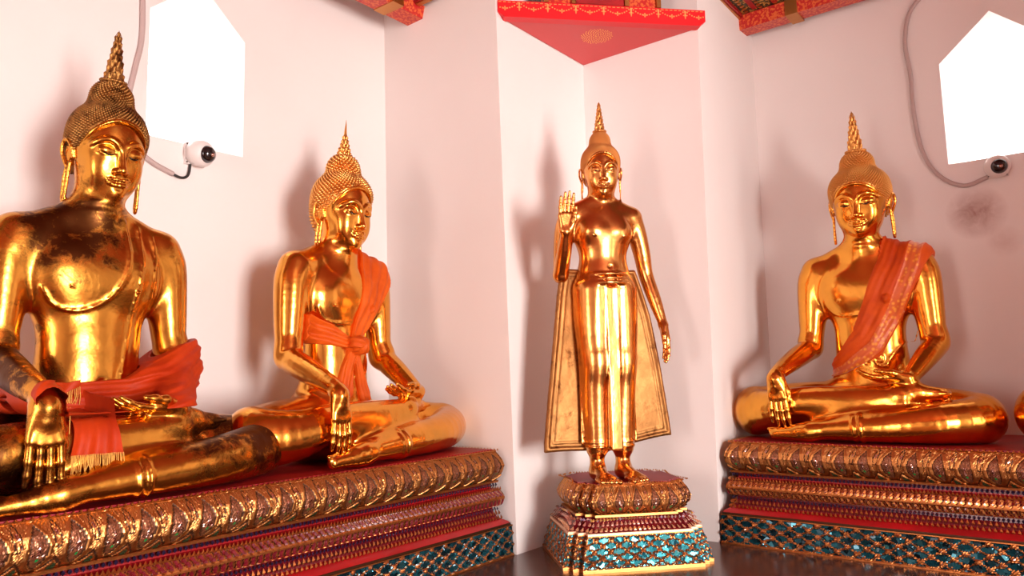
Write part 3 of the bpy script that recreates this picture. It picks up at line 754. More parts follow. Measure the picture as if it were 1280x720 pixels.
# ornament of the long shared plinths; insets follow the profile in the photograph
def long_plinth(name, label, path, close, group=None):
    root = thing(name, label, 'plinth', (0,0,0))
    slab(path, -.10, 0, .555, close).build('core', M['darkred'], root)
    o = strip(path, [(0,0),(.165,-.004)], .0052, .0052, mosaic_hf(.098,.060,.165)).build('mosaic_base', [M['mosgold'], M['tealshade'], M['darkgreen'], M['gem']], root)
    mb = strip(path, [(.165,-.004),(.170,-.006),(.176,-.006)], 1, 1); mb.build('dark_rail', M['darkline'], root)
    strip(path, [(.176,-.008),(.186,-.016),(.206,-.052),(.212,-.060)], 1, 1).build('red_moulding', M['red'], root, True)
    mb = strip(path, [(.212,-.060),(.228,-.066),(.236,-.070),(.246,-.076)], 1, 1, mb=MB())
    mb2 = studs(path, .2105, -.054, .024, .019, .024, .010, shape='petal'); studs(path, .236, -.066, .024, .019, .026, .010, mb2, shape='petal')
    mb.build('dark_fillet', M['darkred'], root); mb2.build('petal_trim', M['mosgold'], root)
    mb = strip(path, [(.246,-.076),(.268,-.078),(.270,-.060)], 1, 1); mb.build('glass_fillet', M['darkred'], root)
    studs(path, .256, -.076, .020, .018, .020, .008).build('glass_diamond_row', M['violet'], root)
    def mh(S, v, L):
        w = (S/.032+v*1.2) % 1; r = np.abs(w-.5); h = np.where(r < .33, .006, 0.); m = np.where(r < .33, 0, 1)
        e = (v < .10) | (v > .9) | (np.abs(v-.5) < .07); return np.where(e, .008, h), np.where(e, 0, np.where((r < .10), 2, m))
    strip(path, [(.270,-.060),(.276,-.044),(.300,-.036),(.330,-.034),(.350,-.046),(.362,-.056)], .0065, .007, mh).build('gilt_moulding', [M['mosgold'], M['darkred'], M['gem']], root)
    studs(path, .360, -.052, .018, .015, .016, .0, shape='cone').build('gilt_teeth', M['mosgold'], root)
    strip(path, [(.362,-.060),(.370,-.084),(.376,-.084)], 1, 1).build('red_fillet', M['red'], root)
    strip(path, [(.376,-.084),(.398,-.084),(.400,-.060)], 1, 1).build('bead_fillet', M['darkred'], root)
    studs(path, .387, -.082, .021, .020, .022, .009).build('glass_bead_row', M['violet'], root)
    strip(path, [(.398,-.066),(.399,-.052),(.410,-.050),(.412,-.058)], 1, 1).build('gilt_rail', M['mosgold'], root)
    strip(path, [(.412,-.066),(.425,-.052),(.455,-.034),(.490,-.026),(.525,-.034),(.555,-.052),(.575,-.066)], .0042, .0052, lotus_hf(.115)).build('lotus_band', [M['orn'], M['darkline'], M['gem'], M['greengem'], M['darkgreen'], M['petalinlay']], root)
    studs(path, .574, -.062, .024, .011, .011, .0, shape='cone').build('lotus_teeth', M['orn'], root)
    slab(path, -.070, .555, .580, close).build('red_top', M['redtop'], root)
    return root

# ================================================================= THE SCENE
X1, Y1, Y2, X2, Y3, X3 = 3.355, 3.65, 2.618, 4.2126, 1.8086, 5.24
PH = .58
# ---- plinths
LP = Path([(-1.6, 2.635), (3.325, 2.635), (3.325, 3.64)])
RP = Path([(5.23, 1.785), (4.205, 1.785), (4.205, -2.4)])
long_plinth('long_plinth', 'long ornate red and gold plinth under the two seated statues on the left', LP, [(-1.6, 3.64)])
long_plinth('long_plinth', 'ornate red and gold mosaic plinth running under the right-hand seated statue', RP, [(5.23, -2.4)])

# ---- corner pedestal under the standing statue
PR = R(-43); PC = (3.675, 2.130)
ped = thing('corner_pedestal', 'small stepped pedestal with bright teal mosaic under the standing statue', 'pedestal', (PC[0], PC[1], 0), PR)
def redent(a, b, s):
    q = [(a, -b+2*s), (a, b-2*s), (a-s, b-2*s), (a-s, b-s), (a-2*s, b-s), (a-2*s, b), (-a+2*s, b), (-a+2*s, b-s), (-a+s, b-s), (-a+s, b-2*s), (-a, b-2*s), (-a, -b+2*s), (-a+s, -b+2*s), (-a+s, -b+s), (-a+2*s, -b+s), (-a+2*s, -b), (a-2*s, -b), (a-2*s, -b+s), (a-s, -b+s), (a-s, -b+2*s)]
    return q
PP = Path(redent(.400, .345, .042), True)
slab(PP, -.16, 0, .40).build('core', M['darkred'], ped)
slab(PP, .004, 0, .012).build('foot', M['orn'], ped)
strip(PP, [(.012,0),(.172,-.042)], .0045, .0045, mosaic_hf(.090,.056,.165,.38,.0175)).build('mosaic_base', [M['mosgold'], M['teal'], M['darkgreen'], M['gem']], ped)
strip(PP, [(.172,-.036),(.176,-.036),(.182,-.038),(.183,-.052)], 1, 1).build('pale_rail', simple('pale_gilt', (.95,.62,.40), .3, .4), ped)
strip(PP, [(.182,-.046),(.212,-.085),(.250,-.105)], 1, 1).build('red_slope', M['darkred'], ped)
s_ = studs(PP, .198, -.058, .030, .021, .017, .009, shape='petal', slope=.020); s_.build('lower_petal_trim', simple('pale_gilt_petals', (.95,.55,.32), .25, .7), ped)
studs(PP, .222, -.082, .030, .017, .019, .009, shape='petal', slope=.018).build('upper_petal_trim', simple('pink_gilt_petals', (.85,.45,.36), .25, .7), ped)
studs(PP, .241, -.094, .022, .021, .018, .010).build('mirror_row', M['sparkle'], ped)
strip(PP, [(.248,-.110),(.250,-.092),(.262,-.092),(.264,-.110)], 1, 1).build('gilt_rail', M['orn'], ped)
strip(PP, [(.258,-.122),(.275,-.100),(.305,-.078),(.335,-.072),(.370,-.086),(.400,-.105),(.414,-.112)], .0042, .0048, lotus_hf(.115)).build('lotus_band', [M['orn'], M['darkline'], M['gem'], M['greengem'], M['darkgreen'], M['petalinlay']], ped)
studs(PP, .414, -.113, .020, .010, .009, .0, shape='cone').build('lotus_teeth', M['orn'], ped)
slab(PP, -.114, .395, .418).build('red_top', M['redtop'], ped)

# ---- seated statues
S1, i1 = seated('seated_buddha_statue', 'large seated gold Buddha statue at far left with worn dark patches on arm and knee', M['gold1'], M['hair1'],
    (1.285, 3.10, PH), R(0), .975, head=(9,0,0), pose=dict(hh=(.84,.84,.95), chin=1.190, kl=.095, hx=.025, rw=(-.318,-.412,.365), re=(-.330,.02,.53), rdir=(.02,-.07,-1), hs=1.44, lw=(.20,-.285,.325)), hair=dict(fs=.87, hl=.01, pitch=.0145, bumpr=.0074, spike=1.35), ridge='sash', group='seated Buddha statues')
S2, i2 = seated('seated_buddha_statue', 'bright gold seated Buddha wearing an orange gauze sash knotted at the waist', M['gold2'], M['hair2'],
    (2.555, 3.15, PH), R(5), .98, head=(5,0,-2), finial='lotus', pose=dict(hh=(.88,.88,1.0), chin=1.132, kl=.118, hx=.012, lw=(.300,-.270,.340), le=(.340,.0,.52), rw=(-.415,-.405,.355)), hair=dict(fs=.78, hl=.012, pitch=.0210, bumpr=.0100, spike=1.6), group='seated Buddha statues')
S4, i4 = seated('seated_buddha_statue', 'gold seated Buddha with silk sash over its shoulder on the right-hand plinth', M['gold4'], M['hair4'],
    (4.72, 1.04, PH), R(-90), 1.0, head=(8,0,2), pose=dict(chin=1.194, hx=.012, kl=-.035, kr=-.032), hair=dict(fs=.95, hl=-.02, pitch=.0145, bumpr=.0074, spike=1.35), group='seated Buddha statues')
S5 = S4.copy(); C.objects.link(S5); S5.location = (4.72, -.425, PH)
S5['label'] = 'golden seated statue showing only its bent knee at the right edge'
for ch in list(S4.children):
    c = ch.copy(); C.objects.link(c); c.parent = S5

def place(o, root, label, cat, group=None):
    o.location = root.location; o.rotation_euler = root.rotation_euler; o.scale = root.scale
    return tag(o, label, cat, group)
def remask(pts, hws):
    L = np.r_[0, np.cumsum(np.hypot(*np.diff(np.array(pts), axis=0).T))]
    def f(X, Y, Z):
        s, al = band_dist(X, Z, pts); return np.abs(s)-np.interp(al, L, hws), s, al
    return f
def loosen(gs, ko):
    out = []
    for g in gs:
        h = G.__new__(G); h.__dict__ = dict(g.__dict__); h.ko = ko; out.append(h)
    return out
# silk sash of the right-hand statue
base4 = loosen(i4['t']+i4['a'][1:], .10)
b4 = remask([(.265,1.20),(.225,1.00),(.130,.76),(.02,.56),(-.14,.435),(-.30,.375)], [.135,.135,.125,.105,.06,.03])
def fold(b, amp, fr, base=.014):
    def th(X, Y, Z):
        _, s, al = b(X, Y, Z); return base+amp*np.sin(s*fr+3*np.sin(al*5))+amp*.5*np.sin(s*fr*2.3+al*6)
    return th
o = wrap('orange_sash', base4, lambda X,Y,Z: np.maximum(np.maximum(b4(X,Y,Z)[0], Y-.13), .97-Z-2*(.33-X)), fold(b4, .0042, 75), (-.40,-.30,.30), (.50,.20,1.20), None, None, .0055, mats=[M['cloth4'], M['brocade']],
    mfun=lambda c: (lambda s: ((s[1] > .01) & (s[1] < .085)))(b4(c[:,0], c[:,1], c[:,2])))
place(o, S4, 'orange silk sash with brocade stripe hanging over the right-hand statue\'s shoulder', 'sash')
# gauze sash of the second statue
kn = G([ell((0,-.125,.60), (.040,.040,.034)), ell((-.02,-.13,.615), (.03,.03,.02)), ell((.022,-.13,.59), (.03,.03,.02))], .01, .03)
base2 = loosen(i2['t']+i2['a'], .08)+[kn]
bA = remask([(.280,1.20),(.215,1.00),(.125,.80),(.0,.605)], [.115,.120,.085,.022])
bB = remask([(-.30,.70),(-.15,.655),(-.0,.60)], [.070,.055,.022])
bC = remask([(0,.60),(-.045,.47),(-.065,.36)], [.018,.040,.050])
bD = remask([(0,.60),(.045,.47),(.095,.33)], [.018,.034,.045])
for nm, bb, am, fr, extra in (('a', bA, .0045, 90, lambda X,Y,Z: np.maximum(Y-.14, .93-Z-2.2*(.34-X))), ('b', bB, .0055, 130, lambda X,Y,Z: np.maximum(Y-.05, -.25-X)), ('c', bC, .0055, 190, lambda X,Y,Z: Y+0*X), ('d', bD, .0055, 190, lambda X,Y,Z: Y+0*X)):
    pass
def m2(X, Y, Z):
    a = np.maximum(bA(X,Y,Z)[0], np.maximum(Y-.14, .93-Z-2.2*(.34-X)))
    b = np.maximum(bB(X,Y,Z)[0], np.maximum(Y-.08, -.262-X)); c = np.maximum(bC(X,Y,Z)[0], Y); d = np.maximum(bD(X,Y,Z)[0], Y)
    k = np.sqrt(X**2+(Y+.13)**2+(Z-.60)**2)-.045
    return np.minimum(np.minimum(np.minimum(a, b), np.minimum(c, d)), k)
def t2(X, Y, Z):
    a, s1, l1 = bA(X,Y,Z); b, s2, l2 = bB(X,Y,Z); c, s3, l3 = bC(X,Y,Z); d, s4, l4 = bD(X,Y,Z)
    m = np.minimum(np.minimum(a, b), np.minimum(c, d))
    f = np.where(m == a, np.sin(s1*(85+60*l1)+2*np.sin(l1*5)), np.where(m == b, np.sin(s2*(110+200*l2)), np.where(m == c, np.sin(s3*150)*1.4, np.sin(s4*170)*1.4)))
    return .014+.0048*f
o = wrap('gauze_sash', base2, m2, t2, (-.36,-.30,.28), (.48,.22,1.20), M['cloth2'], None, .005)
place(o, S2, 'orange gauze sash tied in a knot at the waist of the bright gold statue', 'sash')
# red-orange cloth over the lap of the first statue
lap1 = loosen(i1['t']+i1['a']+i1['f'][:1]+i1['f'][len(i1['f'])//2:len(i1['f'])//2+1]+i1['l'][:1]+[G([caps((.17,-.03,.40), (.33,.0,.44), .055, .06)], .01, .05)], .11)
bE = remask([(-.30,.385),(-.10,.375),(.10,.385),(.24,.425),(.37,.500),(.46,.540)], [.060,.058,.062,.098,.098,.085])
o = wrap('waist_cloth', lap1, lambda X,Y,Z: np.maximum(np.maximum(bE(X,Y,Z)[0], Y-.16), .30-Z), fold(bE, .005, 95, .020), (-.42,-.45,.25), (.52,.24,.70), M['cloth1'], None, .006)
place(o, S1, 'red-orange cloth wound round the waist and forearm of the worn left statue', 'cloth')
def flap(name, top, bot, yoff, mat, nx=26, nz=40, amp=.006, fr=9, fringe=None, base=None, side=0):
    """sheet hanging in front of the legs: top/bot = ((x0,z0),(x1,z1)) edge lines"""
    u = np.linspace(0, 1, nx); v = np.linspace(0, 1, nz); U, V = np.meshgrid(u, v, indexing='ij')
    t0, t1, b0, b1 = [v3(p) for p in (*top, *bot)]
    P = (t0[None,None]*(1-U[...,None])+t1*U[...,None])*(1-V[...,None])+(b0*(1-U[...,None])+b1*U[...,None])*V[...,None]
    y = front_y(base, P[...,0], P[...,1]); y = np.minimum.accumulate(y, axis=1)
    for _ in range(6): y[:,1:-1] = np.minimum(y[:,1:-1], .5*(y[:,:-2]+y[:,2:]))
    y = y-yoff-amp*(1+np.sin(U*fr*2+V*2.2))*(.35+V)
    m = MB(); th = .004
    F = []; I = np.arange(nx*nz).reshape(nx, nz)
    Vf = np.stack([P[...,0], y, P[...,1]], -1).reshape(-1,3); Vb = Vf+(0,th,0)
    q = np.stack([I[:-1,:-1], I[:-1,1:], I[1:,1:], I[1:,:-1]], -1).reshape(-1,4)
    m.add(np.concatenate([Vf, Vb]), np.concatenate([q, q[:, ::-1]+nx*nz]))
    bd = np.concatenate([I[:,0], I[-1,1:], I[::-1,-1][1:], I[0, ::-1][1:-1]]); nb = np.roll(bd, -1)
    m.add(np.concatenate([Vf, Vb]), np.stack([bd, nb, nb+nx*nz, bd+nx*nz], 1))
    o = m.build(name, mat, None, True)
    fm = MB()
    if fringe:
        edge, ln, nf = fringe
        E_ = np.stack([P[...,0], y, P[...,1]], -1)[:, -1] if edge == 'bottom' else np.stack([P[...,0], y, P[...,1]], -1)[0, :]
        for k in range(nf):
            t = (k+.5)/nf*(len(E_)-1); i = int(t); p = E_[i]*(1-t+i)+E_[min(i+1, len(E_)-1)]*(t-i)
            j = rng.normal(0, .0022, 3); l = ln*(1+rng.normal(0, .10))
            fm.tube([p+(0,-.003,.006), p+(j[0],-.006,-l*.5), p+(j[1]*2,-.003,-l)], [.0014,.0016,.0010], 5)
        fm.build('fringe', M['fringe'], o, True)['kind'] = 'stuff'
    return o
fb = i1['t']+i1['l']+i1['f']
o = flap('fringed_scarf', ((-.185,.405),(-.070,.425)), ((-.225,.178),(-.050,.176)), .012, M['cloth1'], fringe=('bottom', .055, 38), base=fb, amp=.005)
place(o, S1, 'red-orange scarf end with yellow fringe hanging in the worn statue\'s lap', 'scarf')
o = flap('fringed_scarf', ((-.235,.400),(-.085,.445)), ((-.262,.315),(-.090,.415)), .030, M['cloth1'], nz=14, fringe=('bottom', .055, 34), base=fb, amp=.003)
place(o, S1, 'upper fold of red-orange cloth with slanting fringe beside the worn statue\'s hand', 'scarf')

# ---- standing statue
def standing():
    root = thing('standing_buddha_statue', 'standing gold Buddha statue with one palm raised on the corner pedestal', 'statue', (3.535, 2.105, .418), R(-36), None, 1.047)
    hs = .63; Rm = mat_xf(4,0,-16); hs = v3((.60,.62,.69)); t = v3((0,.0,1.482+.2*hs[2])); T = lambda g: g.transform(Rm, t, hs)
    P = [ell((0,.02,1.02), (.145,.100,.14)), ell((0,.02,1.10), (.132,.092,.14), .05), ell((0,.015,1.28), (.160,.108,.14), .07), ell((0,.02,1.37), (.185,.078,.065), .05),
         caps((0,.015,1.42), (0,.01,1.58), .058, .052, .045)]
    for s in (-1, 1):
        P += [ell((s*.072,-.030,1.295), (.075,.062,.065), .03), caps((s*.03,.015,1.47), (s*.165,.02,1.395), .036, .050, .05), ell((s*.085,-.090,1.262), (.006,.006,.006), .004)]
    P += [ell((0,-.080,1.10), (.008,.009,.007), .008, True)]
    g = [G(P, .05, .03)]
    legs = []
    for s in (-1, 1):
        legs += limb([(s*.070,.015,.98), (s*.074,.010,.80), (s*.076,.0,.60), (s*.074,.012,.40), (s*.072,.015,.165)], [.108,.100,.080,.070,.058], 18)+[ell((s*.076,-.030,.60), (.045,.050,.08), .05)]
    g.append(G(legs, .035, .02))
    # central pleat and belt, drapery web between the shins
    def slabp(xw, y0, y1, z0, z1, r, top=None):
        def f(X, Y, Z):
            w = xw[0]+(xw[1]-xw[0])*np.clip((Z-z0)/(z1-z0), 0, 1)
            qx = np.abs(X)-w+r; qy = np.abs(Y-(y0+y1)/2)-(y1-y0)/2+r; qz = np.abs(Z-(z0+z1)/2)-(z1-z0)/2+r
            return np.sqrt(np.maximum(qx,0)**2+np.maximum(qy,0)**2+np.maximum(qz,0)**2)+np.minimum(np.maximum(qx, np.maximum(qy, qz)), 0)-r
        m = max(xw); return (f, v3((-m,y0,z0)), v3((m,y1,z1)), None, False)
    g.append(G([slabp((.055,.045), -.030, .05, .17, .98, .012)], .01, .035))
    g.append(G([slabp((.022,.022), -.088, .02, .155, .99, .006)]+[caps((s*.026,-.082,.99), (s*.026,-.082,.16), .006, .007, .004) for s in (-1,1)], .004, .022))
    g.append(G([torus((0,.02,1.055), (0,.05,1), .118, .010), torus((0,.02,1.030), (0,.05,1), .124, .008), torus((0,.02,1.008), (0,.05,1), .128, .010)], .004, .012))
    for s in (-1, 1): g.append(G([torus((s*.072,.015,.195), (0,0,1), .056, .007), torus((s*.072,.015,.172), (0,0,1), .058, .007)], .004, .008))
    # the robe spreading behind the legs like a cape
    L = [(-.235,1.10),(-.262,.95),(-.290,.70),(-.325,.40),(-.345,.20)]; Rr = [(.175,1.15),(.225,1.0),(.268,.85),(.315,.60),(.358,.32),(.375,.20)]
    Lz = np.array([p[1] for p in L])[::-1]; Lx = np.array([p[0] for p in L])[::-1]; Rz = np.array([p[1] for p in Rr])[::-1]; Rx = np.array([p[0] for p in Rr])[::-1]
    def cape(X, Y, Z):
        zb = .165-.012*np.cos(X*9)+.085*X
        l = np.interp(np.ravel(Z), Lz, Lx).reshape(np.shape(Z)); r = np.interp(np.ravel(Z), Rz, Rx).reshape(np.shape(Z))
        c = (l+r)/2; w = (r-l)/2; e = np.abs(X-c)-w
        e2 = zb-Z; e3 = Z-1.10
        edge = np.maximum(e, np.maximum(e2, e3))
        yc = .055-.22*np.clip(np.abs(X)-.12, 0, 1)*np.clip((Z-.2), 0, 1)
        th = .009+.010*np.exp(-((edge+.014)/.010)**2)+.004*np.exp(-((edge+.045)/.006)**2)
        return np.maximum(np.abs(Y-yc)-th, edge)*.9
    cg = G([(cape, v3((-.36,-.10,.12)), v3((.39,.10,1.13)), None, False)], .005, .02)
    D, l, _ = grid([cg], (-.40,-.16,.09), (.43,.14,1.14), .005); V, F = nets(D, l, .005, 4); mesh_obj('robe', V, F, M['robe'], root)
    # folds running from the waist to the cape at the hips
    fl = []
    for s in (-1, 1):
        for k, (xa, xb) in enumerate([(.075,.155),(.095,.180),(.110,.205)]):
            fl += chain(curve([(s*xa,-.075+.02*k,1.0),(s*(xa+.03),-.06+.03*k,.75),(s*(xa*.6+xb*.4),-.02+.02*k,.45),(s*(xa*.55+xb*.45),.02,.19)], 12), .0065, .004)
    g.append(G(fl, .01, .020))
    # arms
    fa = []
    re = v3((-.238,.03,1.075)); rw = v3((-.262,-.135,1.262)); ls = v3((.205,.02,1.37)); le = v3((.262,.045,1.075)); lw = v3((.322,-.015,.800))
    fa.append(G([limb([(-.186,.02,1.380), (-.212,.028,1.29), re*.9+v3((-.02,.0,.12)), re, re*.5+rw*.5+v3((0,-.005,-.004)), rw], [.050,.052,.043,.041,.036,.024], 22)], .004, .03))
    fa.append(G([limb([(.186,.02,1.380), (.212,.028,1.29), (.240,.035,1.18), le, le*.5+lw*.5, lw], [.050,.052,.046,.040,.036,.024], 22)], .004, .03))
    pal, fin, th = hand_prims(rw, (.02,-.10,1), (0,1,.10), (1,0,0), 1.04, curl=(3,4,4), spread=1.2, thumb=(22,4))
    h1 = [G(pal, .02, .02)]+[G(f, .004, .003) for f in fin]+[G(th, .008, .008)]
    pal, fin, th = hand_prims(lw, (.10,-.10,-1), (1,-.15,.05), (-.1,-1,0), 1.04, curl=(6,9,8), spread=1.0, thumb=(18,4))
    h2 = [G(pal, .02, .02)]+[G(f, .004, .003) for f in fin]+[G(th, .008, .008)]
    # bare feet
    ft = []
    for s in (-1, 1):
        x = s*.072
        q = [caps((x,.02,.20), (x,.02,.06), .041, .037), ell((x,.035,.035), (.038,.045,.036), .03), caps((x,.0,.05), (x+s*.008,-.100,.026), .036, .028, .03), ell((x+s*.008,-.108,.020), (.056,.056,.024), .02)]
        ft.append(G(q, .02, .012))
        for i in range(5):
            xx = x+s*.008-s*.041+s*.0205*i
            ft.append(G([caps((xx,-.130,.018), (xx,-.186+.008*i,.014), .0125, .0110 if i else .0140)], .005, .006))
    hg = head_groups(T, dict(smile=.002))
    gs = g+fa+h1+h2+ft+hg
    bx = lambda gl: (np.min([q.bounds()[0] for q in gl], 0)-.010, np.max([q.bounds()[1] for q in gl], 0)+.010)
    a1, b1 = bx(h1); a2, b2 = bx(h2); a3, b3 = bx(ft); b3[2] = .15
    V, F = body_mesh(gs, (-.42,-.24,-.01), (.45,.20,1.82), .0058, [(a1,b1,.0030),(a2,b2,.0030),(a3,b3,.0034),((-.14,-.14,1.520),(.14,.16,1.80),.0026)])
    V[:,2] = np.maximum(V[:,2], 0)
    mesh_obj('body', V, F, M['gold3'], root)
    finish_head(root, M['gold3'], M['hair3'], Rm, t, hs, 'flame', dict(fs=.90, pitch=.0085, bumpr=.0040, spike=.8, h=.005))
    return root
ST = standing()

# ---------------------------------------------------------------- the room
ZF, ZC = -.45, 3.55
WN = [0]
def wall_window(name, mat, origin, du, dn, u0, u1, z0, z1, T, hole):
    """wall with a five-sided window; du = direction along wall, dn = direction into the wall thickness"""
    a, b, zs, ze, za = hole; c = (a+b)/2
    o = v3(origin); du = v3(du); dn = v3(dn)
    def P(u, z, n): return tuple(o+du*u+dn*n+np.array([0,0,z]))
    m = MB()
    for n in (0, T):
        for q in ([(u0,z0),(a,z0),(a,z1),(u0,z1)], [(b,z0),(u1,z0),(u1,z1),(b,z1)], [(a,z0),(b,z0),(b,zs),(a,zs)], [(a,ze),(c,za),(c,z1),(a,z1)], [(c,za),(b,ze),(b,z1),(c,z1)]):
            m.add([P(u, z, n) for u, z in q], [(0,1,2,3)])
    h = [(a,zs),(b,zs),(b,ze),(c,za),(a,ze)]; wm = MB()
    for i in range(5):
        p, q = h[i], h[(i+1) % 5]; wm.add([P(*p,0), P(*q,0), P(*q,T), P(*p,T)], [(0,1,2,3)])
    e = [(u0,z0),(u1,z0),(u1,z1),(u0,z1)]
    for i in range(4):
        p, q = e[i], e[(i+1) % 4]; m.add([P(*p,0), P(*q,0), P(*q,T), P(*p,T)], [(0,1,2,3)])
    WN[0] += 1; struct(wm.build('window_%d' % WN[0], M['plainwhite']))
    return struct(m.build(name, mat))
wall_window('wall_left', M['wall'], (0,Y1,0), (1,0,0), (0,1,0), -4.5, X1+.02, ZF, ZC, .85, (1.712,2.252,2.236,2.905,3.15))
wall_window('wall_right', M['wallR'], (X3,0,0), (0,1,0), (1,0,0), -4.5, Y3+.02, ZF, ZC, .85, (.035,.613,2.236,2.889,3.150))
# battered piers of the stepped corner
def pier(name, xb, xt, yb, yt, x1, y1, mat=None):
    m = MB(); V = [(xb,yb,ZF),(x1,yb,ZF),(x1,y1,ZF),(xb,y1,ZF),(xt,yt,ZC),(x1,yt,ZC),(x1,y1,ZC),(xt,y1,ZC)]
    m.add(V, [(0,3,2,1),(4,5,6,7),(0,1,5,4),(1,2,6,5),(2,3,7,6),(3,0,4,7)]); return struct(m.build(name, mat or M['wall']))
PXT, PYT = 3.245, 1.765
def hexa(name, V):
    m = MB()
    for q in [(0,3,2,1),(4,5,6,7),(0,1,5,4),(1,2,6,5),(2,3,7,6),(3,0,4,7)]:
        A, B, Cq, D = [v3(V[i]) for i in q]; k = 12; t = np.linspace(0, 1, k+1); U, W = np.meshgrid(t, t, indexing='ij'); U = U[...,None]; W = W[...,None]
        P = (A*(1-U)+B*U)*(1-W)+(D*(1-U)+Cq*U)*W; I = np.arange((k+1)**2).reshape(k+1, k+1)
        m.add(P.reshape(-1,3), np.stack([I[:-1,:-1], I[1:,:-1], I[1:,1:], I[:-1,1:]], -1).reshape(-1,4))
    return struct(m.build(name, M['wall'], None, True))
hexa('wall_corner_left', [(X1,Y2,ZF),(6.09,Y2,ZF),(6.09,4.5,ZF),(X1,4.5,ZF),(PXT,Y2,ZC),(6.09,Y2,ZC),(6.09,4.5,ZC),(X1-.0,4.5,ZC)])
hexa('wall_corner_right', [(X2,Y3,ZF),(6.09,Y3,ZF),(6.09,Y2-.001,ZF),(X2,Y2-.001,ZF),(X2,PYT,ZC),(6.09,Y3,ZC),(6.09,Y2-.001,ZC),(X2,Y2-.001,ZC)])
# raised stone step and floor
m = MB(); m.prism([(-4.5,1.75),(2.35,1.75),(3.05,1.15),(3.35,.95),(3.35,-4.5),(X3,-4.5),(X3,Y3),(X2,Y3),(X2,Y2),(X1,Y2),(X1,Y1),(-4.5,Y1)][::1], -.10, 0)
def polyslab(name, pts, z0, z1, mat, kind='structure'):
    me = bpy.data.meshes.new(name); n = len(pts)
    me.from_pydata([(x,y,z0) for x,y in pts]+[(x,y,z1) for x,y in pts], [], [tuple(range(n))[::-1], tuple(range(n,2*n))]+[(i,(i+1)%n,n+(i+1)%n,n+i) for i in range(n)])
    me.materials.append(mat); o = bpy.data.objects.new(name, me); C.objects.link(o); o['kind'] = kind; return o
polyslab('floor_step', [(-4.5,1.75),(2.35,1.75),(3.45,.80),(3.45,-4.5),(X3+.2,-4.5),(X3+.2,Y3+.2),(X2+.2,Y3+.2),(X2+.2,Y2+.2),(X1+.1,Y2+.2),(X1+.1,Y1+.1),(-4.5,Y1+.1)], ZF-.02, 0, M['stone'])
m = MB(); m.box((-4.6,-4.6,ZF-.1), (6.1,4.5,ZF)); struct(m.build('floor', M['floor']))
# side of the gallery open to the courtyard: walls with tall openings
def open_wall(name, axis, pos, lo, hi, ops, zt=2.45, mat=None):
    m = MB(); cur = lo
    for a, b in ops:
        for (p, q, z0, z1) in ((cur, a, ZF, ZC), (a, b, zt, ZC)):
            if axis == 'y': m.box((p,pos-.3,z0), (q,pos,z1))
            else: m.box((pos-.3,p,z0), (pos,q,z1))
        cur = b
    if axis == 'y': m.box((cur,pos-.3,ZF), (hi,pos,ZC))
    else: m.box((pos-.3,cur,ZF), (pos,hi,ZC))
    return struct(m.build(name, mat or M['wall']))
open_wall('wall_front', 'y', -4.5, -4.8, 6.1, [(-.55,1.25),(2.6,3.6)])
open_wall('wall_back', 'x', -4.5, -4.5, 4.5, [(.8,1.8)])
cm = MB(); cm.box((2.35,-2.75,ZF), (3.20,-1.95,ZC)); cm.box((2.28,-2.82,ZF), (3.27,-1.88,ZF+.25))  # out of view, placed and sized to block the key light from the right wall
tag(cm.build('shade_column', M['wall']), 'unseen square white plaster pillar added to shade the right-hand wall', 'shade_column')
m = MB(); m.box((-4.8,-4.8,ZC), (6.1,4.5,ZC+.1)); struct(m.build('ceiling', simple('ceiling_paint', (.30,.06,.04), .6)))

# ---- painted beams, coffers and the corner bracket
def bar(name, a, b, mats, label, cat, mfun=None):
    m = MB(); m.box(a, b)
    o = m.build(name, M['beamred']); return tag(o, label, cat)
BZ = 3.318
lb = thing('ceiling_beam', 'red ceiling beam with gilt pattern at upper left, ending against the wall', 'beam', (3.33,3.33,BZ))
def rel(root, m, name, mats):
    o = m.build(name, mats, root); o.location = -v3(root.location); return o
m = MB(); m.add([(-4.5,3.405,BZ),(3.34,3.405,BZ),(3.34,3.26,BZ-.002),(-4.5,3.26,BZ-.002),(-4.5,3.405,BZ+.10),(3.34,3.405,BZ+.10),(3.34,3.235,BZ+.075),(-4.5,3.235,BZ+.075)], [(0,1,2,3),(7,6,5,4),(0,4,5,1),(1,5,6,2),(2,6,7,3),(3,7,4,0)]); rel(lb, m, 'beam', M['beamred'])
m = MB()
for x in (-2.0,-.7,.6,1.9,3.0): m.box((x,3.228,BZ-.004), (x+.09,3.41,BZ+.10))
rel(lb, m, 'gilt_band', M['orn'])
rb = thing('ceiling_beam', 'red ceiling beam with gilt pattern at upper right beside the corner', 'beam', (5.05,1.8,3.40))
m = MB(); RZ = 3.405
m.add([(5.135,1.80,RZ),(5.135,-4.5,RZ),(4.985,-4.5,RZ-.012),(4.985,1.80,RZ-.012),(5.135,1.80,RZ+.11),(5.135,-4.5,RZ+.11),(4.975,-4.5,RZ+.09),(4.975,1.80,RZ+.09)], [(0,1,2,3),(7,6,5,4),(0,4,5,1),(1,5,6,2),(2,6,7,3),(3,7,4,0)]); rel(rb, m, 'beam', M['beamred'])
m = MB()
for y in (1.38,.1,-1.2): m.box((4.972,y,RZ-.016), (5.138,y+.08,RZ+.10))
rel(rb, m, 'gilt_band', M['orn'])
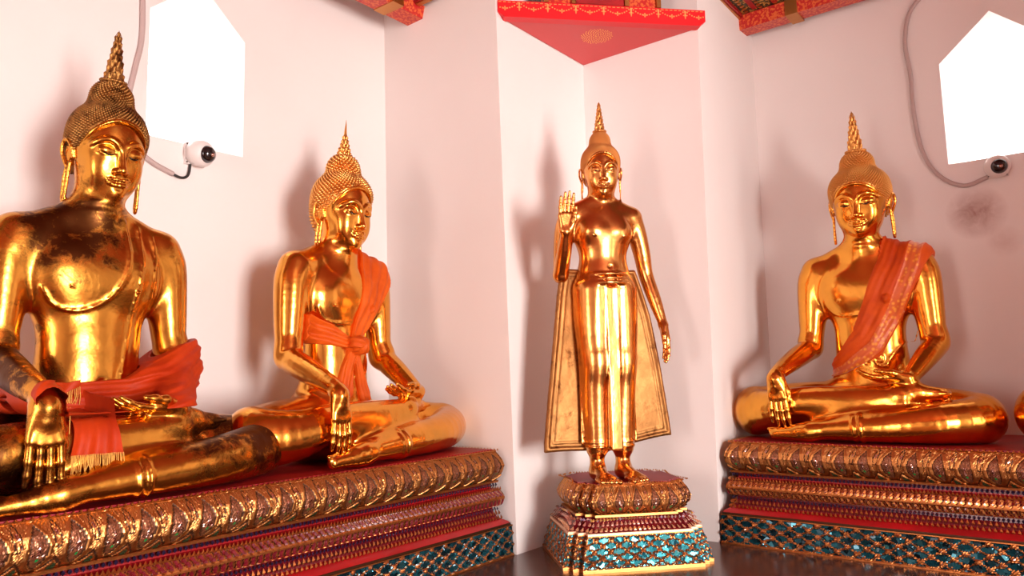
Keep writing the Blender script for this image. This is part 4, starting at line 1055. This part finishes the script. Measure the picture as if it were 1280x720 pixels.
# coffered strips inside the beams: green field, gilt edge moulding and rows of small gilt leaves
def coffer(name, label, axis, z, e0, e1, end, loc):
    root = thing(name, label, 'panel', loc)
    m = MB(); g = MB(); d = MB()
    def bx(mb, s0, s1, t0, t1, z0, z1):
        if axis == 'x': mb.box((s0,t0,z0), (s1,t1,z1))
        else: mb.box((t0,s0,z0), (t1,s1,z1))
    bx(m, -4.5, end, e0, e1, z, z+.04)
    bx(g, end-.035, end, e0, e1, z-.03, z); bx(d, end-.05, end-.035, e0, e1, z-.022, z)
    s = end-.075
    for r in range(3):
        t = e0+.015
        while t < e1-.03:
            g.box(*((lambda a, b: ((a[0],a[1],z-.008), (b[0],b[1],z)))(*(((s-.022,t),(s,t+.022)) if axis == 'x' else ((t,s-.022),(t+.022,s)))))); t += .045
        s -= .10
    s = end-.13
    for k in range(24):
        bx(d, s-.035, s, e0+.04, e1-.03, z-.006, z); s -= .14
    rel(root, m, 'field', M['beamgreen']); rel(root, g, 'gilt_edge', M['orn']); rel(root, d, 'red_strip', M['red'])
    return root
coffer('ceiling_panel', 'dark green and gilt ceiling panel inside the left beam', 'x', BZ+.085, 2.55, 3.235, 3.235, (3.235,3.0,BZ+.085))
coffer('ceiling_panel', 'dark green and gilt ceiling panel inside the right beam', 'y', RZ+.095, 4.38, 4.975, 1.80, (4.7,1.80,RZ+.095))
# triangular bracket filling the corner
br = thing('corner_bracket', 'red triangular bracket with gilt garlands and rosette above the standing statue', 'bracket', (3.9,2.3,3.12))
bz0, bz1 = 3.115, 3.215
A_ = v3((3.315,2.612)); B_ = v3((4.206,1.765)); Cc = v3((4.206,2.612))
fr = (B_-A_)/np.linalg.norm(B_-A_); nn = v3((-fr[1], fr[0])); nn = -nn if nn@(Cc-A_) > 0 else nn
Lf = np.linalg.norm(B_-A_)
m = MB(); m.prism([tuple(A_), tuple(B_), tuple(Cc)], bz0, bz0+.03); rel(br, m, 'soffit', simple('soft_red_paint', (.62,.055,.055), .45))
m = MB()
def onf(s, z, n=0): p = A_+fr*s+nn*n; return (p[0], p[1], z)
def fbox(mb, s0, s1, z0, z1, n0, n1):
    V = [onf(s0,z0,n0),onf(s1,z0,n0),onf(s1,z0,n1),onf(s0,z0,n1),onf(s0,z1,n0),onf(s1,z1,n0),onf(s1,z1,n1),onf(s0,z1,n1)]
    mb.add(V, [(0,1,2,3),(7,6,5,4),(0,4,5,1),(1,5,6,2),(2,6,7,3),(3,7,4,0)])
# fascia with chamfered lower corners
pr = [(-.035,bz0+.028),(.0,bz0),(Lf,bz0),(Lf+.035,bz0+.028),(Lf+.035,bz1),(-.035,bz1)]
V = [onf(s,z,0) for s,z in pr]+[onf(s,z,.035) for s,z in pr]
m.add(V, [(i,(i+1)%6,6+(i+1)%6,6+i) for i in range(6)]); m.add(V, [(6,6+i,6+i+1) for i in range(1,5)]+[(0,i+1,i) for i in range(1,5)])
fbox(m, 0, Lf, bz0-.006, bz0+.012, -.02, .042)
fas = rel(br, m, 'fascia', simple('bright_red_paint', (.72,.004,.010), .4))
g = MB(); gm = simple('gilt_stencil', (.95,.50,.16), .35, .5)
for k in range(46):
    s = -.03+(Lf+.06)*k/46; fbox(g, s, s+.017, bz1-.012, bz1-.008, .035, .0365)
ng = 7.5; per = (Lf+.07)/ng
def dot(s, z, r): fbox(g, s-r, s+r, z-r, z+r, .035, .0372)
for k in range(8):
    c = -.035+per*(k+.5) - per*.25
    for j in range(11):
        a = -1+2*j/10; s = c+a*per*.42; z = bz1-.050+.030*a*a
        if -.03 < s < Lf+.03: dot(s, z, .0036)
    for ds, dz in ((0,0),(.009,0),(-.009,0),(0,.009),(0,-.009)):
        if -.03 < c+ds < Lf+.03: dot(c+ds, bz1-.050+dz, .0038)
    e = c+per/2
    for dz, r in ((-.018,.006),(-.030,.0045),(-.040,.006),(-.052,.004),(-.060,.0025)):
        if e < Lf+.03: dot(e, bz1+dz, r)
    for dx in (-.011,.011):
        if e < Lf+.02: dot(e+dx, bz1-.040, .003)
rel(br, g, 'gilt_garlands', gm)
g = MB(); cc = (A_+B_+Cc)/3-0; cc = A_*.36+B_*.36+Cc*.28
for k in range(150):
    a = k*2.39996; r = .0083*math.sqrt(k); x = cc[0]+r*math.cos(a)*1.0; y = cc[1]+r*math.sin(a)*1.0; q = .0030
    g.box((x-q,y-q,bz0-.0015), (x+q,y+q,bz0))
rel(br, g, 'gilt_rosette', gm)
# beam resting on the bracket
cb = thing('corner_beam', 'carved red and gilt beam end resting on the triangular corner bracket', 'beam', (3.8,2.2,bz1))
m = MB(); fbox(m, Lf*.20, Lf*.80, bz1, ZC-.02, -.06, .02); rel(cb, m, 'beam', M['beamred'])
m = MB(); fbox(m, Lf*.36, Lf*.60, bz1, ZC-.02, .02, .05); rel(cb, m, 'centre_block', M['red'])
m = MB()
for s0 in (.20,.34,.61,.775): fbox(m, Lf*s0, Lf*(s0+.022), bz1+.002, ZC-.03, .015, .04)
rel(cb, m, 'gilt_band', M['orn'])

# ---- security cameras and their conduits
def camera_dome(label, c, nrm, up=(0,0,1), tilt=25, side=1, s=1.):
    n = v3(nrm); ex = np.cross(n, up)*-1; 
    root = thing('security_camera', label, 'security camera', tuple(c), math.atan2(n[1], n[0])+R(90), None, s)
    # local: -Y out of the wall
    m = MB(); m.box((-.055,-.022,-.060), (.055,0,.055)); m.lathe([(.055,0),(.055,.02),(.048,.026)], 20, (0,-.020,0), Matrix.Rotation(R(90),3,'X'))
    rel_o = m.build('wall_plate', M['white'], root)
    Rt = np.array((Matrix.Rotation(R(18*side),3,'Z')@Matrix.Rotation(R(90+12),3,'X')))
    m = MB(); m.lathe([(.0,-.02),(.066,-.02),(.070,.012),(.068,.040),(.058,.058),(.044,.064)], 32, (0,-.045,0), Rt); m.build('housing', M['white'], root, True)
    m = MB(); m.lathe([(.046,.060),(.044,.074),(.034,.090),(.018,.099),(0.0005,.102)], 32, (0,-.045,0), Rt); m.build('dome', M['blackglass'], root, True)
    m = MB(); m.lathe([(.010,.098),(.010,.105),(.0005,.106)], 16, (0,-.045,0), Rt); m.build('lens', M['gem'], root, True)
    for (x, z) in ((-.048,.046),(.048,.046),(-.048,-.052),(.048,-.052)):
        m = MB(); m.lathe([(.0045,0),(.0045,.004),(.0005,.005)], 10, (x,-.022,z), Matrix.Rotation(R(90),3,'X')); m.build('screw', M['screw'], root)
    return root
camera_dome('white dome security camera on the wall below the left window', (1.965,Y1,2.185), (0,-1,0), side=1)
camera_dome('white dome security camera on the wall below the right window', (X3,.362,2.165), (-1,0,0), side=1, s=.97)
def conduit(name, pts, r, mat, label, cat='cable'):
    m = MB(); m.tube(curve(pts, len(pts)*8), r, 10); return tag(m.build(name, mat, None, True), label, cat)
yw = Y1-.016
conduit('conduit', [(1.655,yw,3.54),(1.655,yw,3.2),(1.665,yw,2.95),(1.668,yw,2.72),(1.64,yw,2.55),(1.60,yw,2.30),(1.63,yw,2.18),(1.73,yw,2.10),(1.85,yw,2.055)], .013, M['cable_white'], 'pale plastic conduit running down the wall to the left camera', 'conduit')
conduit('cable', [(1.84,yw,2.058),(1.89,yw,2.045),(1.925,yw,2.06),(1.938,yw,2.11),(1.938,yw,2.235)], .007, M['cable_black'], 'short black cable curling up under the left security camera')
xw = X3-.016
conduit('conduit', [(xw,.48,3.54),(xw,.62,3.40),(xw,.745,3.28),(xw,.79,3.08),(xw,.775,2.85),(xw,.775,2.60),(xw,.745,2.34),(xw,.665,2.17),(xw,.54,2.085),(xw,.412,2.115)], .013, M['cable_white'], 'pale plastic conduit curving down the wall to the right camera', 'conduit')
# bush outside the left window
m = MB()
for k in range(260):
    a = rng.normal(0, 1, 3)*np.array([.35,.3,.30])+np.array([2.55,6.2,2.15]); d = rng.normal(0,1,3); d /= np.linalg.norm(d); e = np.cross(d, rng.normal(0,1,3)); e /= np.linalg.norm(e)
    L_ = .14; W_ = .05; n3 = np.cross(d, e)
    m.add([a, a+d*L_*.5+e*W_, a+d*L_, a+d*L_*.5-e*W_, a+d*L_*.5+n3*.012], [(0,1,4),(1,2,4),(2,3,4),(3,0,4)])
bs = m.build('bush', simple('bush_leaves', (.05,.22,.06), .5), None); tag(bs, 'green leafy bush seen outside through the left window', 'bush')
m = MB(); m.tube([(2.75,6.2,-.5),(2.78,6.2,1.2),(2.75,6.2,2.6)], [.05,.04,.02], 8); m.build('trunk', M['stone'], bs)
m = MB(); m.box((-12,-14,ZF-.16), (16,16,ZF-.11)); struct(m.build('floor_courtyard', simple('courtyard_paving', (.62,.45,.40), .8)))

# ---------------------------------------------------------------- light
w = bpy.data.worlds.new('sky'); bpy.context.scene.world = w; w.use_nodes = True
bg = w.node_tree.nodes['Background']; bg.inputs[0].default_value = (1.0,.93,.90,1); bg.inputs[1].default_value = 9
def area(name, loc, tgt, sx, sy, e, col):
    l = bpy.data.lights.new(name, 'AREA'); l.shape = 'RECTANGLE'; l.size = sx; l.size_y = sy; l.energy = e; l.color = col
    o = bpy.data.objects.new(name, l); C.objects.link(o); o.location = loc
    o.rotation_euler = (Vector(tgt)-Vector(loc)).to_track_quat('-Z', 'Y').to_euler(); return o
area('daylight_front_opening', (.35,-4.45,1.00), (2.4,3.2,1.4), 1.7, 2.2, 480, (1.0,.935,.895))
area('fill_back_opening', (-4.45,1.3,.95), (4.5,1.3,1.3), 1.3, 2.4, 70, (1.0,.70,.62))  # reddish fill lamp, added to lift the shaded walls

# ---------------------------------------------------------------- camera
cd = bpy.data.cameras.new('camera'); cam = bpy.data.objects.new('camera', cd); C.objects.link(cam)
cd.sensor_width = 36; cd.lens = 924/1280*36; cd.clip_start = .05
y_, p_, r_ = R(38), R(6.6), R(-1.3)
fwd = v3((math.cos(y_)*math.cos(p_), math.sin(y_)*math.cos(p_), math.sin(p_))); rt = v3((math.sin(y_), -math.cos(y_), 0)); up = np.cross(rt, fwd)
rr_ = rt*math.cos(r_)+up*math.sin(r_); uu_ = -rt*math.sin(r_)+up*math.cos(r_)
mw = Matrix.Identity(4)
for i in range(3): mw[i][0] = rr_[i]; mw[i][1] = uu_[i]; mw[i][2] = -fwd[i]
mw[0][3], mw[1][3], mw[2][3] = 0, 0, 1.0
cam.matrix_world = mw; bpy.context.scene.camera = cam
vs = bpy.context.scene.view_settings
vs.view_transform = 'Standard'; vs.look = 'None'; vs.exposure = 0; vs.gamma = 1; vs.use_curve_mapping = False
sc_ = bpy.context.scene; sc_.cycles.use_denoising = True; sc_.cycles.max_bounces = 8; sc_.cycles.glossy_bounces = 5; sc_.cycles.diffuse_bounces = 4
sc_.cycles.sample_clamp_indirect = 6
